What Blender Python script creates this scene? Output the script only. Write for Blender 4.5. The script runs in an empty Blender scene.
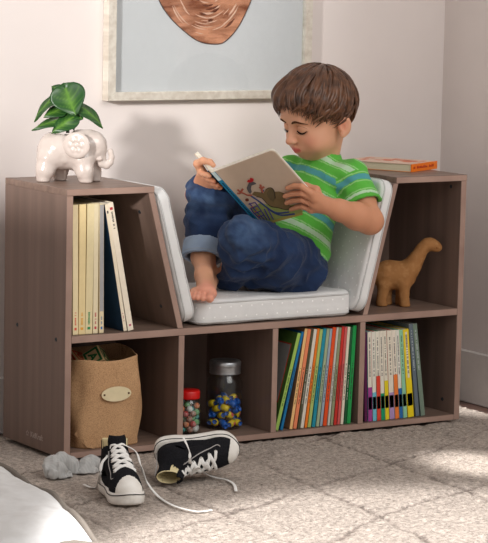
import bpy, bmesh, math, random
import numpy as np
from mathutils import Vector, Matrix, Euler
R = math.radians
random.seed(7)
SC = bpy.context.scene
COL = SC.collection

# ------------------------------------------------------------------ helpers
def lin(c):
    return tuple(((v/255)/12.92 if v/255 <= .04045 else ((v/255+.055)/1.055)**2.4) for v in c)
def link(o, parent=None):
    COL.objects.link(o)
    if parent is not None: o.parent = parent
    return o
def tag(o, label=None, cat=None, group=None, kind=None):
    if label: o['label'] = label
    if cat: o['category'] = cat
    if group: o['group'] = group
    if kind: o['kind'] = kind
    return o
def empty(name, loc=(0,0,0), rot=(0,0,0)):
    o = bpy.data.objects.new(name, None); o.empty_display_size = .02
    COL.objects.link(o); o.location = loc; o.rotation_euler = rot
    return o
def thing(name, label, cat, loc=(0,0,0), rot=(0,0,0), group=None):
    return tag(empty(name, loc, rot), label, cat, group)
def copy_tree(o, parent=None):
    c = o.copy(); COL.objects.link(c); c.parent = parent
    for ch in list(o.children):
        copy_tree(ch, c)
    return c
def mesh_obj(name, verts, faces, m, parent=None, smooth=False, mats=None, fm=None):
    me = bpy.data.meshes.new(name)
    me.from_pydata([tuple(v) for v in verts], [], [tuple(f) for f in faces]); me.update()
    if mats:
        for x in mats: me.materials.append(x)
        for i, p in enumerate(me.polygons): p.material_index = fm[i]
    elif m: me.materials.append(m)
    if smooth: me.polygons.foreach_set('use_smooth', [True]*len(me.polygons))
    return link(bpy.data.objects.new(name, me), parent)
def bm_obj(name, bm, m, parent=None, smooth=False):
    me = bpy.data.meshes.new(name); bm.normal_update(); bm.to_mesh(me); bm.free()
    if m: me.materials.append(m)
    if smooth: me.polygons.foreach_set('use_smooth', [True]*len(me.polygons))
    return link(bpy.data.objects.new(name, me), parent)
def add_box(bm, x0, x1, y0, y1, z0, z1, bev=0, mat=None, seg=1):
    g = bmesh.ops.create_cube(bm, size=1)
    vs = g['verts']
    bmesh.ops.scale(bm, vec=(x1-x0, y1-y0, z1-z0), verts=vs)
    bmesh.ops.translate(bm, vec=((x0+x1)/2, (y0+y1)/2, (z0+z1)/2), verts=vs)
    if mat is not None: bmesh.ops.transform(bm, matrix=mat, verts=vs)
    if bev > 0:
        es = list({e for v in vs for e in v.link_edges})
        bmesh.ops.bevel(bm, geom=es, offset=bev, segments=seg, affect='EDGES', profile=.5)
def box(name, x0, x1, y0, y1, z0, z1, m, parent=None, bev=0, mat=None, seg=1):
    bm = bmesh.new(); add_box(bm, x0, x1, y0, y1, z0, z1, bev, mat, seg)
    return bm_obj(name, bm, m, parent)
def add_prism(bm, poly, axis, a, b, mat=None):
    """extrude a polygon given in the two other axes from a to b along axis"""
    def mk(p, t):
        if axis == 1: v = (p[0], t, p[1])
        elif axis == 0: v = (t, p[0], p[1])
        else: v = (p[0], p[1], t)
        return v if mat is None else tuple(mat @ Vector(v))
    A = [bm.verts.new(mk(p, a)) for p in poly]; B = [bm.verts.new(mk(p, b)) for p in poly]
    bm.faces.new(A); bm.faces.new(B[::-1])
    n = len(poly)
    for i in range(n): bm.faces.new((A[i], B[i], B[(i+1) % n], A[(i+1) % n]))
    bmesh.ops.recalc_face_normals(bm, faces=bm.faces)
def prism(name, poly, axis, a, b, m, parent=None, bev=0, mat=None):
    bm = bmesh.new(); add_prism(bm, poly, axis, a, b, mat)
    if bev: bmesh.ops.bevel(bm, geom=list(bm.edges), offset=bev, segments=1, affect='EDGES')
    return bm_obj(name, bm, m, parent)
def lathe(name, prof, m, parent=None, n=40, close=False, loc=(0,0,0)):
    vs, fs = [], []
    for r, z in prof:
        for i in range(n):
            a = 2*math.pi*i/n; vs.append((loc[0]+r*math.cos(a), loc[1]+r*math.sin(a), loc[2]+z))
    k = len(prof)
    for j in range(k-1 if not close else k):
        jj = (j+1) % k
        for i in range(n):
            i2 = (i+1) % n
            fs.append((j*n+i, j*n+i2, jj*n+i2, jj*n+i))
    if not close:
        fs.append(tuple(range(n))[::-1]); fs.append(tuple((k-1)*n+i for i in range(n)))
    return mesh_obj(name, vs, fs, m, parent, True)
def catmull(pts, n=8):
    P = [Vector(p) for p in pts]; P = [P[0]*2-P[1]] + P + [P[-1]*2-P[-2]]
    out = []
    for i in range(1, len(P)-2):
        p0, p1, p2, p3 = P[i-1:i+3]
        for k in range(n):
            t = k/n
            out.append(.5*((2*p1)+(-p0+p2)*t+(2*p0-5*p1+4*p2-p3)*t*t+(-p0+3*p1-3*p2+p3)*t**3))
    out.append(P[-2]); return out
def tube_geo(pts, rad, n=8, flat=1.0, up=(0,0,1), close=False):
    """swept tube; rad number or list; flat squashes along up"""
    vs, fs = [], []
    m = len(pts)
    for i, p in enumerate(pts):
        p = Vector(p)
        a = Vector(pts[max(i-1, 0)]); b = Vector(pts[min(i+1, m-1)])
        if close: a = Vector(pts[(i-1) % m]); b = Vector(pts[(i+1) % m])
        t = (b-a).normalized() if (b-a).length > 1e-9 else Vector((1,0,0))
        s = t.cross(Vector(up))
        if s.length < 1e-4: s = t.cross(Vector((0,1,0.01)))
        s.normalize(); u = s.cross(t).normalized()
        r = rad[i] if hasattr(rad, '__len__') else rad
        for k in range(n):
            an = 2*math.pi*k/n
            vs.append(p+s*math.cos(an)*r+u*math.sin(an)*r*flat)
    for i in range(m if close else m-1):
        j = (i+1) % m
        for k in range(n):
            k2 = (k+1) % n
            fs.append((i*n+k, i*n+k2, j*n+k2, j*n+k))
    if not close:
        fs.append(tuple(range(n))[::-1]); fs.append(tuple((m-1)*n+k for k in range(n)))
    return vs, fs
def tubes(name, lst, m, parent=None, **kw):
    V, Fc = [], []
    for pts, rad in lst:
        v, f = tube_geo(pts, rad, **kw); o = len(V); V += v; Fc += [tuple(i+o for i in q) for q in f]
    return mesh_obj(name, V, Fc, m, parent, True)

# ------------------------------------------------------------------ camera (also: image pixel -> place at a given y)
CAM = np.array([-2.8194, -5.2365, 1.2298]); YAW, PIT, ROL, FPX = .5659, .1275, .0215, 2490.4
_f = np.array([math.sin(YAW)*math.cos(PIT), math.cos(YAW)*math.cos(PIT), -math.sin(PIT)])
_r0 = np.array([math.cos(YAW), -math.sin(YAW), 0]); _u0 = np.cross(_r0, _f)
_r = math.cos(ROL)*_r0+math.sin(ROL)*_u0; _u = -math.sin(ROL)*_r0+math.cos(ROL)*_u0
def at(x, y, v, ax=1):
    d = _f+_r*(x-244)/FPX-_u*(y-271.5)/FPX
    return Vector(CAM+(v-CAM[ax])/d[ax]*d)
def at_plane(x, y, p0, n):
    d = _f+_r*(x-244)/FPX-_u*(y-271.5)/FPX; n = np.array(n); p0 = np.array(p0)
    return Vector(CAM+((p0-CAM)@n)/(d@n)*d)
cd = bpy.data.cameras.new('camera'); cam = bpy.data.objects.new('camera', cd); COL.objects.link(cam)
Mx = Matrix(((_r[0], _u[0], -_f[0], CAM[0]), (_r[1], _u[1], -_f[1], CAM[1]), (_r[2], _u[2], -_f[2], CAM[2]), (0,0,0,1)))
cam.matrix_world = Mx
cd.sensor_fit = 'HORIZONTAL'; cd.sensor_width = 36; cd.lens = FPX*36/488; cd.clip_end = 60
SC.camera = cam

# ------------------------------------------------------------------ materials
def newmat(name, base=(200,200,200), rough=.6, spec=.4, metal=0):
    m = bpy.data.materials.new(name); m.use_nodes = True
    nt = m.node_tree; b = nt.nodes['Principled BSDF']
    b.inputs['Base Color'].default_value = (*lin(base), 1); b.inputs['Roughness'].default_value = rough
    b.inputs['Specular IOR Level'].default_value = spec; b.inputs['Metallic'].default_value = metal
    return m, nt, b
def nd(nt, t, **kw):
    n = nt.nodes.new(t)
    for k, v in kw.items():
        if k in n.inputs: n.inputs[k].default_value = v
        else: setattr(n, k, v)
    return n
def noise_mat(name, c1, c2, scale=(1,1,1), nscale=20, rough=.6, spec=.3, bump=0, bscale=None, detail=4, metal=0, sheen=0, lo=.35, hi=.65, bdist=.001):
    m, nt, b = newmat(name, c1, rough, spec, metal)
    L = nt.links.new
    tc = nd(nt, 'ShaderNodeTexCoord'); mp = nd(nt, 'ShaderNodeMapping'); mp.inputs['Scale'].default_value = scale
    L(tc.outputs['Object'], mp.inputs[0])
    n = nd(nt, 'ShaderNodeTexNoise', Scale=nscale, Detail=detail); L(mp.outputs[0], n.inputs['Vector'])
    r = nd(nt, 'ShaderNodeValToRGB'); r.color_ramp.elements[0].position = lo; r.color_ramp.elements[1].position = hi
    r.color_ramp.elements[0].color = (*lin(c1), 1); r.color_ramp.elements[1].color = (*lin(c2), 1)
    L(n.outputs[0], r.inputs[0]); L(r.outputs[0], b.inputs['Base Color'])
    if bump:
        n2 = nd(nt, 'ShaderNodeTexNoise', Scale=bscale or nscale, Detail=detail); L(mp.outputs[0], n2.inputs['Vector'])
        bp = nd(nt, 'ShaderNodeBump', Strength=bump, Distance=bdist); L(n2.outputs[0], bp.inputs['Height']); L(bp.outputs[0], b.inputs['Normal'])
    if sheen: b.inputs['Sheen Weight'].default_value = sheen
    return m
def vc_mat(name, rough=.6, spec=.3, bump=0, bscale=200, sss=0, sheen=0, var=.0, coat=0, bdist=.001):
    m, nt, b = newmat(name, (200,200,200), rough, spec); L = nt.links.new
    a = nd(nt, 'ShaderNodeVertexColor'); a.layer_name = 'Col'
    src = a.outputs[0]
    tc = nd(nt, 'ShaderNodeTexCoord')
    if var:
        n = nd(nt, 'ShaderNodeTexNoise', Scale=bscale, Detail=3); L(tc.outputs['Object'], n.inputs['Vector'])
        mr = nd(nt, 'ShaderNodeMapRange'); mr.inputs[3].default_value = 1-var; mr.inputs[4].default_value = 1+var; L(n.outputs[0], mr.inputs[0])
        mm = nd(nt, 'ShaderNodeVectorMath', operation='MULTIPLY'); L(src, mm.inputs[0]); L(mr.outputs[0], mm.inputs[1]); src = mm.outputs[0]
    L(src, b.inputs['Base Color'])
    if bump:
        n2 = nd(nt, 'ShaderNodeTexNoise', Scale=bscale, Detail=3); L(tc.outputs['Object'], n2.inputs['Vector'])
        bp = nd(nt, 'ShaderNodeBump', Strength=bump, Distance=bdist); L(n2.outputs[0], bp.inputs['Height']); L(bp.outputs[0], b.inputs['Normal'])
    if sss:
        b.inputs['Subsurface Weight'].default_value = sss; b.inputs['Subsurface Radius'].default_value = (.012,.005,.003); b.inputs['Subsurface Scale'].default_value = .6
    if sheen: b.inputs['Sheen Weight'].default_value = sheen
    if coat: b.inputs['Coat Weight'].default_value = coat
    return m
def plain(name, c, rough=.55, spec=.35, metal=0, var=6):
    c2 = tuple(max(0, v-var) for v in c)
    return noise_mat(name, c2, c, nscale=60, rough=rough, spec=spec, metal=metal)
def glass_mat(name, tint=(250,252,252)):
    m = bpy.data.materials.new(name); m.use_nodes = True; nt = m.node_tree; nt.nodes.clear(); L = nt.links.new
    o = nd(nt, 'ShaderNodeOutputMaterial'); t = nd(nt, 'ShaderNodeBsdfTransparent'); g = nd(nt, 'ShaderNodeBsdfGlossy', Roughness=.03)
    t.inputs[0].default_value = (*lin(tint), 1)
    lw = nd(nt, 'ShaderNodeLayerWeight', Blend=.5); pw_ = nd(nt, 'ShaderNodeMath', operation='POWER'); pw_.inputs[1].default_value = 4.0; L(lw.outputs['Facing'], pw_.inputs[0])
    fr = nd(nt, 'ShaderNodeMath', operation='MULTIPLY_ADD'); L(pw_.outputs[0], fr.inputs[0]); fr.inputs[1].default_value = .7; fr.inputs[2].default_value = .035; mx = nd(nt, 'ShaderNodeMixShader')
    L(fr.outputs[0], mx.inputs[0]); L(t.outputs[0], mx.inputs[1]); L(g.outputs[0], mx.inputs[2]); L(mx.outputs[0], o.inputs[0])
    return m
def dots_mat(name, base, dot, pitch=.024, rad=.0024):
    m, nt, b = newmat(name, base, .85, .15); L = nt.links.new
    uv = nd(nt, 'ShaderNodeUVMap'); uv.uv_map = 'UVMap'
    sx = nd(nt, 'ShaderNodeSeparateXYZ'); L(uv.outputs[0], sx.inputs[0])
    def mth(op, a, bb):
        n = nd(nt, 'ShaderNodeMath', operation=op)
        for i, v in enumerate((a, bb)):
            if v is None: continue
            if isinstance(v, (int, float)): n.inputs[i].default_value = v
            else: L(v, n.inputs[i])
        return n.outputs[0]
    row = mth('FLOOR', mth('DIVIDE', sx.outputs[1], pitch*.8), 0)
    off = mth('MULTIPLY', mth('MODULO', row, 2.0), pitch*.5)
    u = mth('ADD', sx.outputs[0], off)
    fu = mth('SUBTRACT', mth('FRACT', mth('DIVIDE', u, pitch), 0), .5)
    fv = mth('SUBTRACT', mth('FRACT', mth('DIVIDE', sx.outputs[1], pitch*.8), 0), .5)
    du = mth('MULTIPLY', fu, pitch); dv = mth('MULTIPLY', fv, pitch*.8)
    d = mth('SQRT', mth('ADD', mth('MULTIPLY', du, du), mth('MULTIPLY', dv, dv)), 0)
    k = mth('LESS_THAN', d, rad)
    mx = nd(nt, 'ShaderNodeMix', data_type='RGBA'); L(k, mx.inputs[0])
    mx.inputs[6].default_value = (*lin(base), 1); mx.inputs[7].default_value = (*lin(dot), 1)
    L(mx.outputs[2], b.inputs['Base Color'])
    tc = nd(nt, 'ShaderNodeTexCoord'); n2 = nd(nt, 'ShaderNodeTexNoise', Scale=900., Detail=2); L(tc.outputs['Object'], n2.inputs['Vector'])
    n3 = nd(nt, 'ShaderNodeTexNoise', Scale=18., Detail=2); L(tc.outputs['Object'], n3.inputs['Vector'])
    ad = mth('ADD', mth('MULTIPLY', n2.outputs[0], .15), n3.outputs[0])
    bp = nd(nt, 'ShaderNodeBump', Strength=.5, Distance=.004); L(ad, bp.inputs['Height']); L(bp.outputs[0], b.inputs['Normal'])
    return m

WOOD = dict(rough=.42, spec=.35)
def wood_mat(name, c1, c2, scale):
    return noise_mat(name, c1, c2, scale=scale, nscale=1.0, bump=.12, detail=7, lo=.30, hi=.70, **WOOD)
M = {}
M['wood_v'] = wood_mat('walnut_grain_vertical', (116,96,86), (134,112,101), (34,34,1.0))
M['wood_h'] = wood_mat('walnut_grain_long', (116,95,84), (142,119,106), (1.2,48,48))
M['wood_lit_front'] = wood_mat('walnut_lit_front', (152,124,112), (176,147,133), (8,60,8))  # same walnut, paler: light from the front put into the colour
M['screw'] = plain('cam_lock_metal', (70,78,84), .35, .6, .8)
M['cover_l'] = plain('off_white_card', (232,226,214))
M['logo'] = plain('pale_print', (176,160,152))
M['white'] = plain('white_plaster', (240,238,235))

# ------------------------------------------------------------------ implicit surfaces (smooth blends) -> mesh
def vnoise(P, scale, seed=0):
    q = P*scale+seed*17.13; i = np.floor(q).astype(np.int64); f = q-i; f = f*f*(3-2*f)
    def h(ix, iy, iz):
        n = (ix*374761393+iy*668265263+iz*2147483647+seed*1442695) & 0xffffffff
        n = ((n ^ (n >> 13))*1274126177) & 0xffffffff
        return ((n ^ (n >> 16)) & 0xffff)/65535.0
    x, y, z = i[...,0], i[...,1], i[...,2]; fx, fy, fz = f[...,0], f[...,1], f[...,2]
    c = 0
    for dx in (0,1):
        for dy in (0,1):
            for dz in (0,1):
                w = (fx if dx else 1-fx)*(fy if dy else 1-fy)*(fz if dz else 1-fz)
                c = c+w*h(x+dx, y+dy, z+dz)
    return c*2-1
def fbm(P, scale, seed=0, o=3):
    s = 0; a = 1; t = 0
    for k in range(o): s = s+a*vnoise(P, scale*2**k, seed+k); t += a; a *= .5
    return s/t
class Field:
    def __init__(s, vox=.0025): s.ops = []; s.vox = vox
    def ell(s, c, r, k=.01, rot=None, sub=False):
        c = np.array(c, float); r = np.array(r if hasattr(r, '__len__') else (r,r,r), float)
        A = np.array(rot) if rot is not None else np.eye(3)   # columns = local axes in world
        def fn(P):
            q = (P-c) @ A; k0 = np.linalg.norm(q/r, axis=-1); k1 = np.linalg.norm(q/(r*r), axis=-1)+1e-9
            return k0*(k0-1)/k1
        ext = np.abs(A) @ r
        s.ops.append((fn, c-ext, c+ext, k, sub)); return s
    def cap(s, a, b, ra, rb=None, k=.01, sub=False, planes=()):
        a = np.array(a, float); b = np.array(b, float); rb = ra if rb is None else rb; ba = b-a; L2 = ba@ba+1e-12
        def fn(P):
            t = np.clip(((P-a)@ba)/L2, 0, 1); d = np.linalg.norm(P-a-t[...,None]*ba, axis=-1)-(ra+(rb-ra)*t)
            for n, o in planes: d = np.maximum(d, P@np.array(n)-o)
            return d
        R_ = max(ra, rb)
        s.ops.append((fn, np.minimum(a,b)-R_, np.maximum(a,b)+R_, k, sub)); return s
    def chain(s, pts, k=.01, **kw):
        for (p, r), (q, t) in zip(pts[:-1], pts[1:]): s.cap(p, q, r, t, k, **kw)
        return s
    def rbox(s, c, h, rad, k=.005, rot=None, sub=False):
        c = np.array(c, float); h = np.array(h, float)-rad; A = np.array(rot) if rot is not None else np.eye(3)
        def fn(P):
            q = np.abs((P-c)@A)-h
            return np.linalg.norm(np.maximum(q,0), axis=-1)+np.minimum(q.max(-1), 0)-rad
        ext = np.abs(A)@(h+rad); s.ops.append((fn, c-ext, c+ext, k, sub)); return s
    def fn(s, f, lo, hi, k=.005, sub=False):
        s.ops.append((f, np.array(lo, float), np.array(hi, float), k, sub)); return s
    def mesh(s, name, m, parent=None, disp=None, color=None, smooth_it=1, ndisp=None, cut=None):
        v = s.vox
        lo = np.min([o[1] for o in s.ops if not o[4]], axis=0)-v*4; hi = np.max([o[2] for o in s.ops if not o[4]], axis=0)+v*4
        n = np.ceil((hi-lo)/v).astype(int)+1
        D = np.full(tuple(n), 1.0, np.float32)
        def sub_grid(a, b):
            i0 = np.clip(np.floor((a-lo)/v).astype(int), 0, n-1); i1 = np.clip(np.ceil((b-lo)/v).astype(int)+1, 1, n)
            if np.any(i1 <= i0): return None, None
            ax = [lo[d]+np.arange(i0[d], i1[d])*v for d in range(3)]
            return tuple(slice(i0[d], i1[d]) for d in range(3)), np.stack(np.meshgrid(*ax, indexing='ij'), -1)
        for f, a, b, k, sb in s.ops:
            mg = k+2.5*v; sl, P = sub_grid(a-mg, b+mg)
            if sl is None: continue
            d = f(P); cur = D[sl]
            if sb:
                h = np.maximum(k-np.abs(cur+d), 0)/max(k, 1e-6); D[sl] = np.maximum(cur, -d)+h*h*k*.25
            else:
                h = np.maximum(k-np.abs(cur-d), 0)/max(k, 1e-6); D[sl] = np.minimum(cur, d)-h*h*k*.25
        if disp is not None or cut is not None:
            near = np.argwhere(np.abs(D) < .02); P = lo+near*v
            dd = D[near[:,0], near[:,1], near[:,2]]
            if disp is not None: dd = dd+disp(P)
            if cut is not None:
                dd = np.maximum(dd, cut(P))
            D[near[:,0], near[:,1], near[:,2]] = dd
            if cut is not None:
                inn = np.argwhere(D <= -.02); c = cut(lo+inn*v); D[inn[:,0], inn[:,1], inn[:,2]] = np.maximum(D[inn[:,0], inn[:,1], inn[:,2]], c)
        ins = D < 0
        S = np.zeros(tuple(n-1), np.int8)
        for dx in (0,1):
            for dy in (0,1):
                for dz in (0,1):
                    S += ins[dx:n[0]-1+dx, dy:n[1]-1+dy, dz:n[2]-1+dz]
        mask = (S > 0) & (S < 8); idx = np.full(mask.shape, -1, np.int64); c = np.argwhere(mask); idx[mask] = np.arange(len(c))
        acc = np.zeros((len(c), 3)); cnt = np.zeros(len(c))
        corners = [(x,y,z) for x in (0,1) for y in (0,1) for z in (0,1)]
        for p in corners:
            for ax in range(3):
                if p[ax]: continue
                q = list(p); q[ax] = 1
                d0 = D[c[:,0]+p[0], c[:,1]+p[1], c[:,2]+p[2]]; d1 = D[c[:,0]+q[0], c[:,1]+q[1], c[:,2]+q[2]]
                cr = (d0 < 0) != (d1 < 0); t = np.where(cr, d0/np.where(cr, d0-d1, 1), 0)
                pos = np.tile(np.array(p, float), (len(c), 1)); pos[:,ax] += t
                acc += pos*cr[:,None]; cnt += cr
        V = lo+(c+acc/np.maximum(cnt,1)[:,None])*v
        Fs = []
        for ax in range(3):
            o1, o2 = (ax+1) % 3, (ax+2) % 3
            sl0 = [slice(None)]*3; sl1 = [slice(None)]*3; sl0[ax] = slice(0,-1); sl1[ax] = slice(1,None)
            ch = ins[tuple(sl0)] != ins[tuple(sl1)]
            e = np.argwhere(ch); e = e[(e[:,o1] > 0) & (e[:,o2] > 0) & (e[:,o1] < n[o1]-1) & (e[:,o2] < n[o2]-1)]
            def g(d1, d2):
                q = e.copy(); q[:,o1] -= d1; q[:,o2] -= d2; return idx[q[:,0], q[:,1], q[:,2]]
            F4 = np.stack([g(1,1), g(0,1), g(0,0), g(1,0)], 1)
            inside0 = ins[e[:,0], e[:,1], e[:,2]]
            F4[~inside0] = F4[~inside0][:, ::-1]
            Fs.append(F4)
        Fa = np.concatenate(Fs); Fa = Fa[(Fa >= 0).all(1)]
        # light relaxation of the vertices
        for _ in range(smooth_it):
            A = np.zeros_like(V); cn = np.zeros(len(V))
            for i in range(4):
                np.add.at(A, Fa[:,i], V[Fa[:,(i+1) % 4]]+V[Fa[:,(i+3) % 4]]); np.add.at(cn, Fa[:,i], 2)
            V = V*.5+.5*A/np.maximum(cn,1)[:,None]
        if ndisp is not None:
            a = V[Fa[:,0]]; N = np.cross(V[Fa[:,2]]-a, V[Fa[:,3]]-V[Fa[:,1]]); VN = np.zeros_like(V)
            for i in range(4): np.add.at(VN, Fa[:,i], N)
            VN /= np.linalg.norm(VN, axis=1)[:,None]+1e-12
            V = V+VN*ndisp(V)[:,None]
        me = bpy.data.meshes.new(name)
        me.vertices.add(len(V)); me.vertices.foreach_set('co', V.astype(np.float32).ravel())
        me.loops.add(len(Fa)*4); me.loops.foreach_set('vertex_index', Fa.astype(np.int32).ravel())
        me.polygons.add(len(Fa)); me.polygons.foreach_set('loop_start', np.arange(0, len(Fa)*4, 4, dtype=np.int32))
        me.polygons.foreach_set('use_smooth', np.ones(len(Fa), bool))
        me.update(calc_edges=True); me.validate()
        if color is not None:
            ca = me.color_attributes.new('Col', 'FLOAT_COLOR', 'POINT')
            cc = np.ones((len(V), 4), np.float32); cc[:,:3] = color(V); ca.data.foreach_set('color', cc.ravel())
        me.materials.append(m)
        return link(bpy.data.objects.new(name, me), parent)
def mixc(a, b, t): return a*(1-t[:,None])+np.array(b)*t[:,None]
def sstep(a, b, x): t = np.clip((x-a)/(b-a), 0, 1); return t*t*(3-2*t)
def world_local(root, obj):   # vertices were given in world coordinates: keep them there under a moved root
    obj.matrix_parent_inverse = Matrix.LocRotScale(root.location, root.rotation_euler, None).inverted()
# ------------------------------------------------------------------ room
def struct(o): o['kind'] = 'structure'; return o
WALLY = .42
M['wall'] = noise_mat('painted_wall', (226,217,213), (231,222,218), nscale=3, rough=.85, spec=.1, bump=.08, bscale=220)
M['base'] = plain('baseboard_paint', (222,216,212), .5, .3, 0, 3)
def floor_mat():
    m, nt, b = newmat('dark_oak_boards', (80,60,52), .4, .4); L = nt.links.new
    tc = nd(nt, 'ShaderNodeTexCoord'); mp = nd(nt, 'ShaderNodeMapping'); mp.inputs['Scale'].default_value = (1.2,14,1)
    L(tc.outputs['Object'], mp.inputs[0]); n = nd(nt, 'ShaderNodeTexNoise', Scale=3., Detail=6); L(mp.outputs[0], n.inputs['Vector'])
    br = nd(nt, 'ShaderNodeTexBrick', Scale=1.0); br.inputs['Brick Width'].default_value = 1.2; br.inputs['Row Height'].default_value = .12; br.inputs['Mortar Size'].default_value = .003
    br.inputs['Color1'].default_value = (*lin((92,68,58)), 1); br.inputs['Color2'].default_value = (*lin((74,54,46)), 1); br.inputs['Mortar'].default_value = (*lin((30,22,18)), 1)
    L(tc.outputs['Object'], br.inputs['Vector'])
    mx = nd(nt, 'ShaderNodeMix', data_type='RGBA', blend_type='MULTIPLY'); mx.inputs[0].default_value = .5
    L(br.outputs[0], mx.inputs[6]); L(n.outputs[1], mx.inputs[7]); L(mx.outputs[2], b.inputs['Base Color']); return m
M['floor'] = floor_mat()
struct(box('floor', -1.86, 1.56, -3.2, .54, -.06, -.012, M['floor']))
struct(box('wall_back', -1.9, 1.56, WALLY, WALLY+.12, -.012, 2.7, M['wall']))
wr_rot = Matrix.Rotation(R(-1.5), 4, 'Z')
struct(box('wall_right', 1.425, 1.56, -1.1, WALLY, -.012, 2.7, M['wall']))
struct(box('baseboard_back', -1.8, 1.425, WALLY-.014, WALLY, -.012, .135, M['base'], bev=.003))
struct(box('baseboard_right', 1.411, 1.425, -1.1, WALLY-.014, -.012, .135, M['base'], bev=.003))
# the left wall with its window opening; the sun comes in through it
bm = bmesh.new()
W0, W1, Z0, Z1 = -1.30, .05, 1.04, 2.25
add_box(bm, -1.9, -1.8, -3.0, W0, -.012, 2.7); add_box(bm, -1.9, -1.8, W1, WALLY, -.012, 2.7)
add_box(bm, -1.9, -1.8, W0, W1, -.012, Z0); add_box(bm, -1.9, -1.8, W0, W1, Z1, 2.7)
struct(bm_obj('wall_left', bm, M['wall']))
bm = bmesh.new()
for a in ((W0, W0+.05, Z0, Z1), (W1-.05, W1, Z0, Z1), (W0, W1, Z0, Z0+.05), (W0, W1, Z1-.05, Z1)):
    add_box(bm, -1.88, -1.83, *a)
struct(bm_obj('window_1', bm, M['base']))

# ------------------------------------------------------------------ rug
def rug():
    m, nt, b = newmat('shaggy_wool', (190,176,166), .95, .05); L = nt.links.new
    a = nd(nt, 'ShaderNodeVertexColor'); a.layer_name = 'Col'
    tc = nd(nt, 'ShaderNodeTexCoord'); n = nd(nt, 'ShaderNodeTexNoise', Scale=330., Detail=3); L(tc.outputs['Object'], n.inputs['Vector'])
    n2 = nd(nt, 'ShaderNodeTexNoise', Scale=90., Detail=3); L(tc.outputs['Object'], n2.inputs['Vector'])
    ad = nd(nt, 'ShaderNodeMath', operation='ADD'); L(n.outputs[0], ad.inputs[0]); L(n2.outputs[0], ad.inputs[1])
    mr = nd(nt, 'ShaderNodeMapRange'); mr.inputs[1].default_value = .6; mr.inputs[2].default_value = 1.4; mr.inputs[3].default_value = .35; mr.inputs[4].default_value = 1.62; L(ad.outputs[0], mr.inputs[0])
    mm = nd(nt, 'ShaderNodeVectorMath', operation='MULTIPLY'); L(a.outputs[0], mm.inputs[0]); L(mr.outputs[0], mm.inputs[1]); L(mm.outputs[0], b.inputs['Base Color'])
    bp = nd(nt, 'ShaderNodeBump', Strength=.8, Distance=.006); L(ad.outputs[0], bp.inputs['Height']); L(bp.outputs[0], b.inputs['Normal'])
    x0, x1, y0, y1, s = -1.35, 1.345, -1.9, .355, .0085
    nx = int((x1-x0)/s); ny = int((y1-y0)/s)
    X, Y = np.meshgrid(np.linspace(x0, x1, nx), np.linspace(y0, y1, ny), indexing='ij')
    P = np.stack([X, Y, X*0], -1)
    wob = .035*vnoise(P, 3.1, 3)+.012*vnoise(P, 13, 4)+.006*vnoise(P, 60, 8)
    wob2 = .035*vnoise(P, 2.7, 13)+.012*vnoise(P, 14, 14)+.006*vnoise(P, 60, 18)
    def fam(th, sp, off, w):
        s_ = X*math.cos(th)+Y*math.sin(th)+off+w
        return np.abs((s_/sp-np.floor(s_/sp)-.5)*sp)
    d = np.minimum(fam(R(-7), .31, .03, wob), fam(R(-66), .30, .13, wob2))
    brk = .5+.5*vnoise(P, 7, 21)
    line = np.exp(-(d/.0058)**2)*np.clip(brk*1.5, .35, 1)
    H = .0022*vnoise(P, 45, 5)+.0030*vnoise(P, 120, 6)-.005*line
    edge = np.minimum(np.minimum(X-x0, x1-X), np.minimum(Y-y0, y1-Y)); H -= .012*np.exp(-(edge/.008)**2)
    # flattened where the bookcase stands
    inb = (X > -.012) & (X < 1.212) & (Y > -.012) & (Y < .336); H = np.where(inb, -.009, H)
    H = np.minimum(H, .004)-.002
    base = np.array(lin((180,168,158))); dark = np.array(lin((104,92,86)))
    mot = np.clip(.5+.35*fbm(P, 16, 9), 0, 1)[...,None]
    c = base*(.88+.24*mot); c = c*(1-line[...,None]*.8)+dark*line[...,None]*.8
    V = np.stack([X, Y, H], -1).reshape(-1, 3)
    i = np.arange(nx-1)[:,None]*ny+np.arange(ny-1)[None]; i = i.ravel()
    Fc = np.stack([i, i+ny, i+ny+1, i+1], 1)
    me = bpy.data.meshes.new('rug'); me.from_pydata(V.tolist(), [], Fc.tolist()); me.update()
    ca = me.color_attributes.new('Col', 'FLOAT_COLOR', 'POINT'); cc = np.ones((len(V), 4), np.float32); cc[:,:3] = c.reshape(-1, 3); ca.data.foreach_set('color', cc.ravel())
    me.polygons.foreach_set('use_smooth', [True]*len(me.polygons)); me.materials.append(m)
    return tag(link(bpy.data.objects.new('rug', me)), 'beige shaggy rug with thin dark diamond lines under the bookcase and shoes', 'rug')
rug()

# ------------------------------------------------------------------ bookcase
W, D, H, ZS, T = 1.2, .3245, .658, .3014, .018
bc = thing('bookcase', 'walnut brown bookcase with cut-out reading nook and open cubbies', 'bookcase', (W/2, D/2, 0))
def wl(o, root=None):
    root = root or o.parent; o.matrix_parent_inverse = Matrix.LocRotScale(root.location, root.rotation_euler, None).inverted(); return o
TB = .016
def bbox(name, *a, m='wood_v', edge=True, **k):
    o = wl(box(name, *a, M[m], bc, bev=.0008, **k))
    # front edge faces take the paler walnut with the front light painted in
    if edge:
        o.data.materials.append(M['wood_lit_front'])
        for p in o.data.polygons:
            if p.normal.y < -.9: p.material_index = 1
    return o
sl = bbox('side_panel', 0, T, 0, D, 0, H-TB); sr = bbox('side_panel', W-T, W, 0, D, 0, H-TB)
bbox('top_panel', 0, .2425, -.001, D, H-TB, H, m='wood_h'); bbox('top_panel', .970, W, -.001, D, H-TB, H, m='wood_h')
bbox('shelf', T, W-T, 0, D, ZS-T, ZS, m='wood_h'); bbox('bottom_panel', T, W-T, 0, D, 0, .015, m='wood_h')
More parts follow.
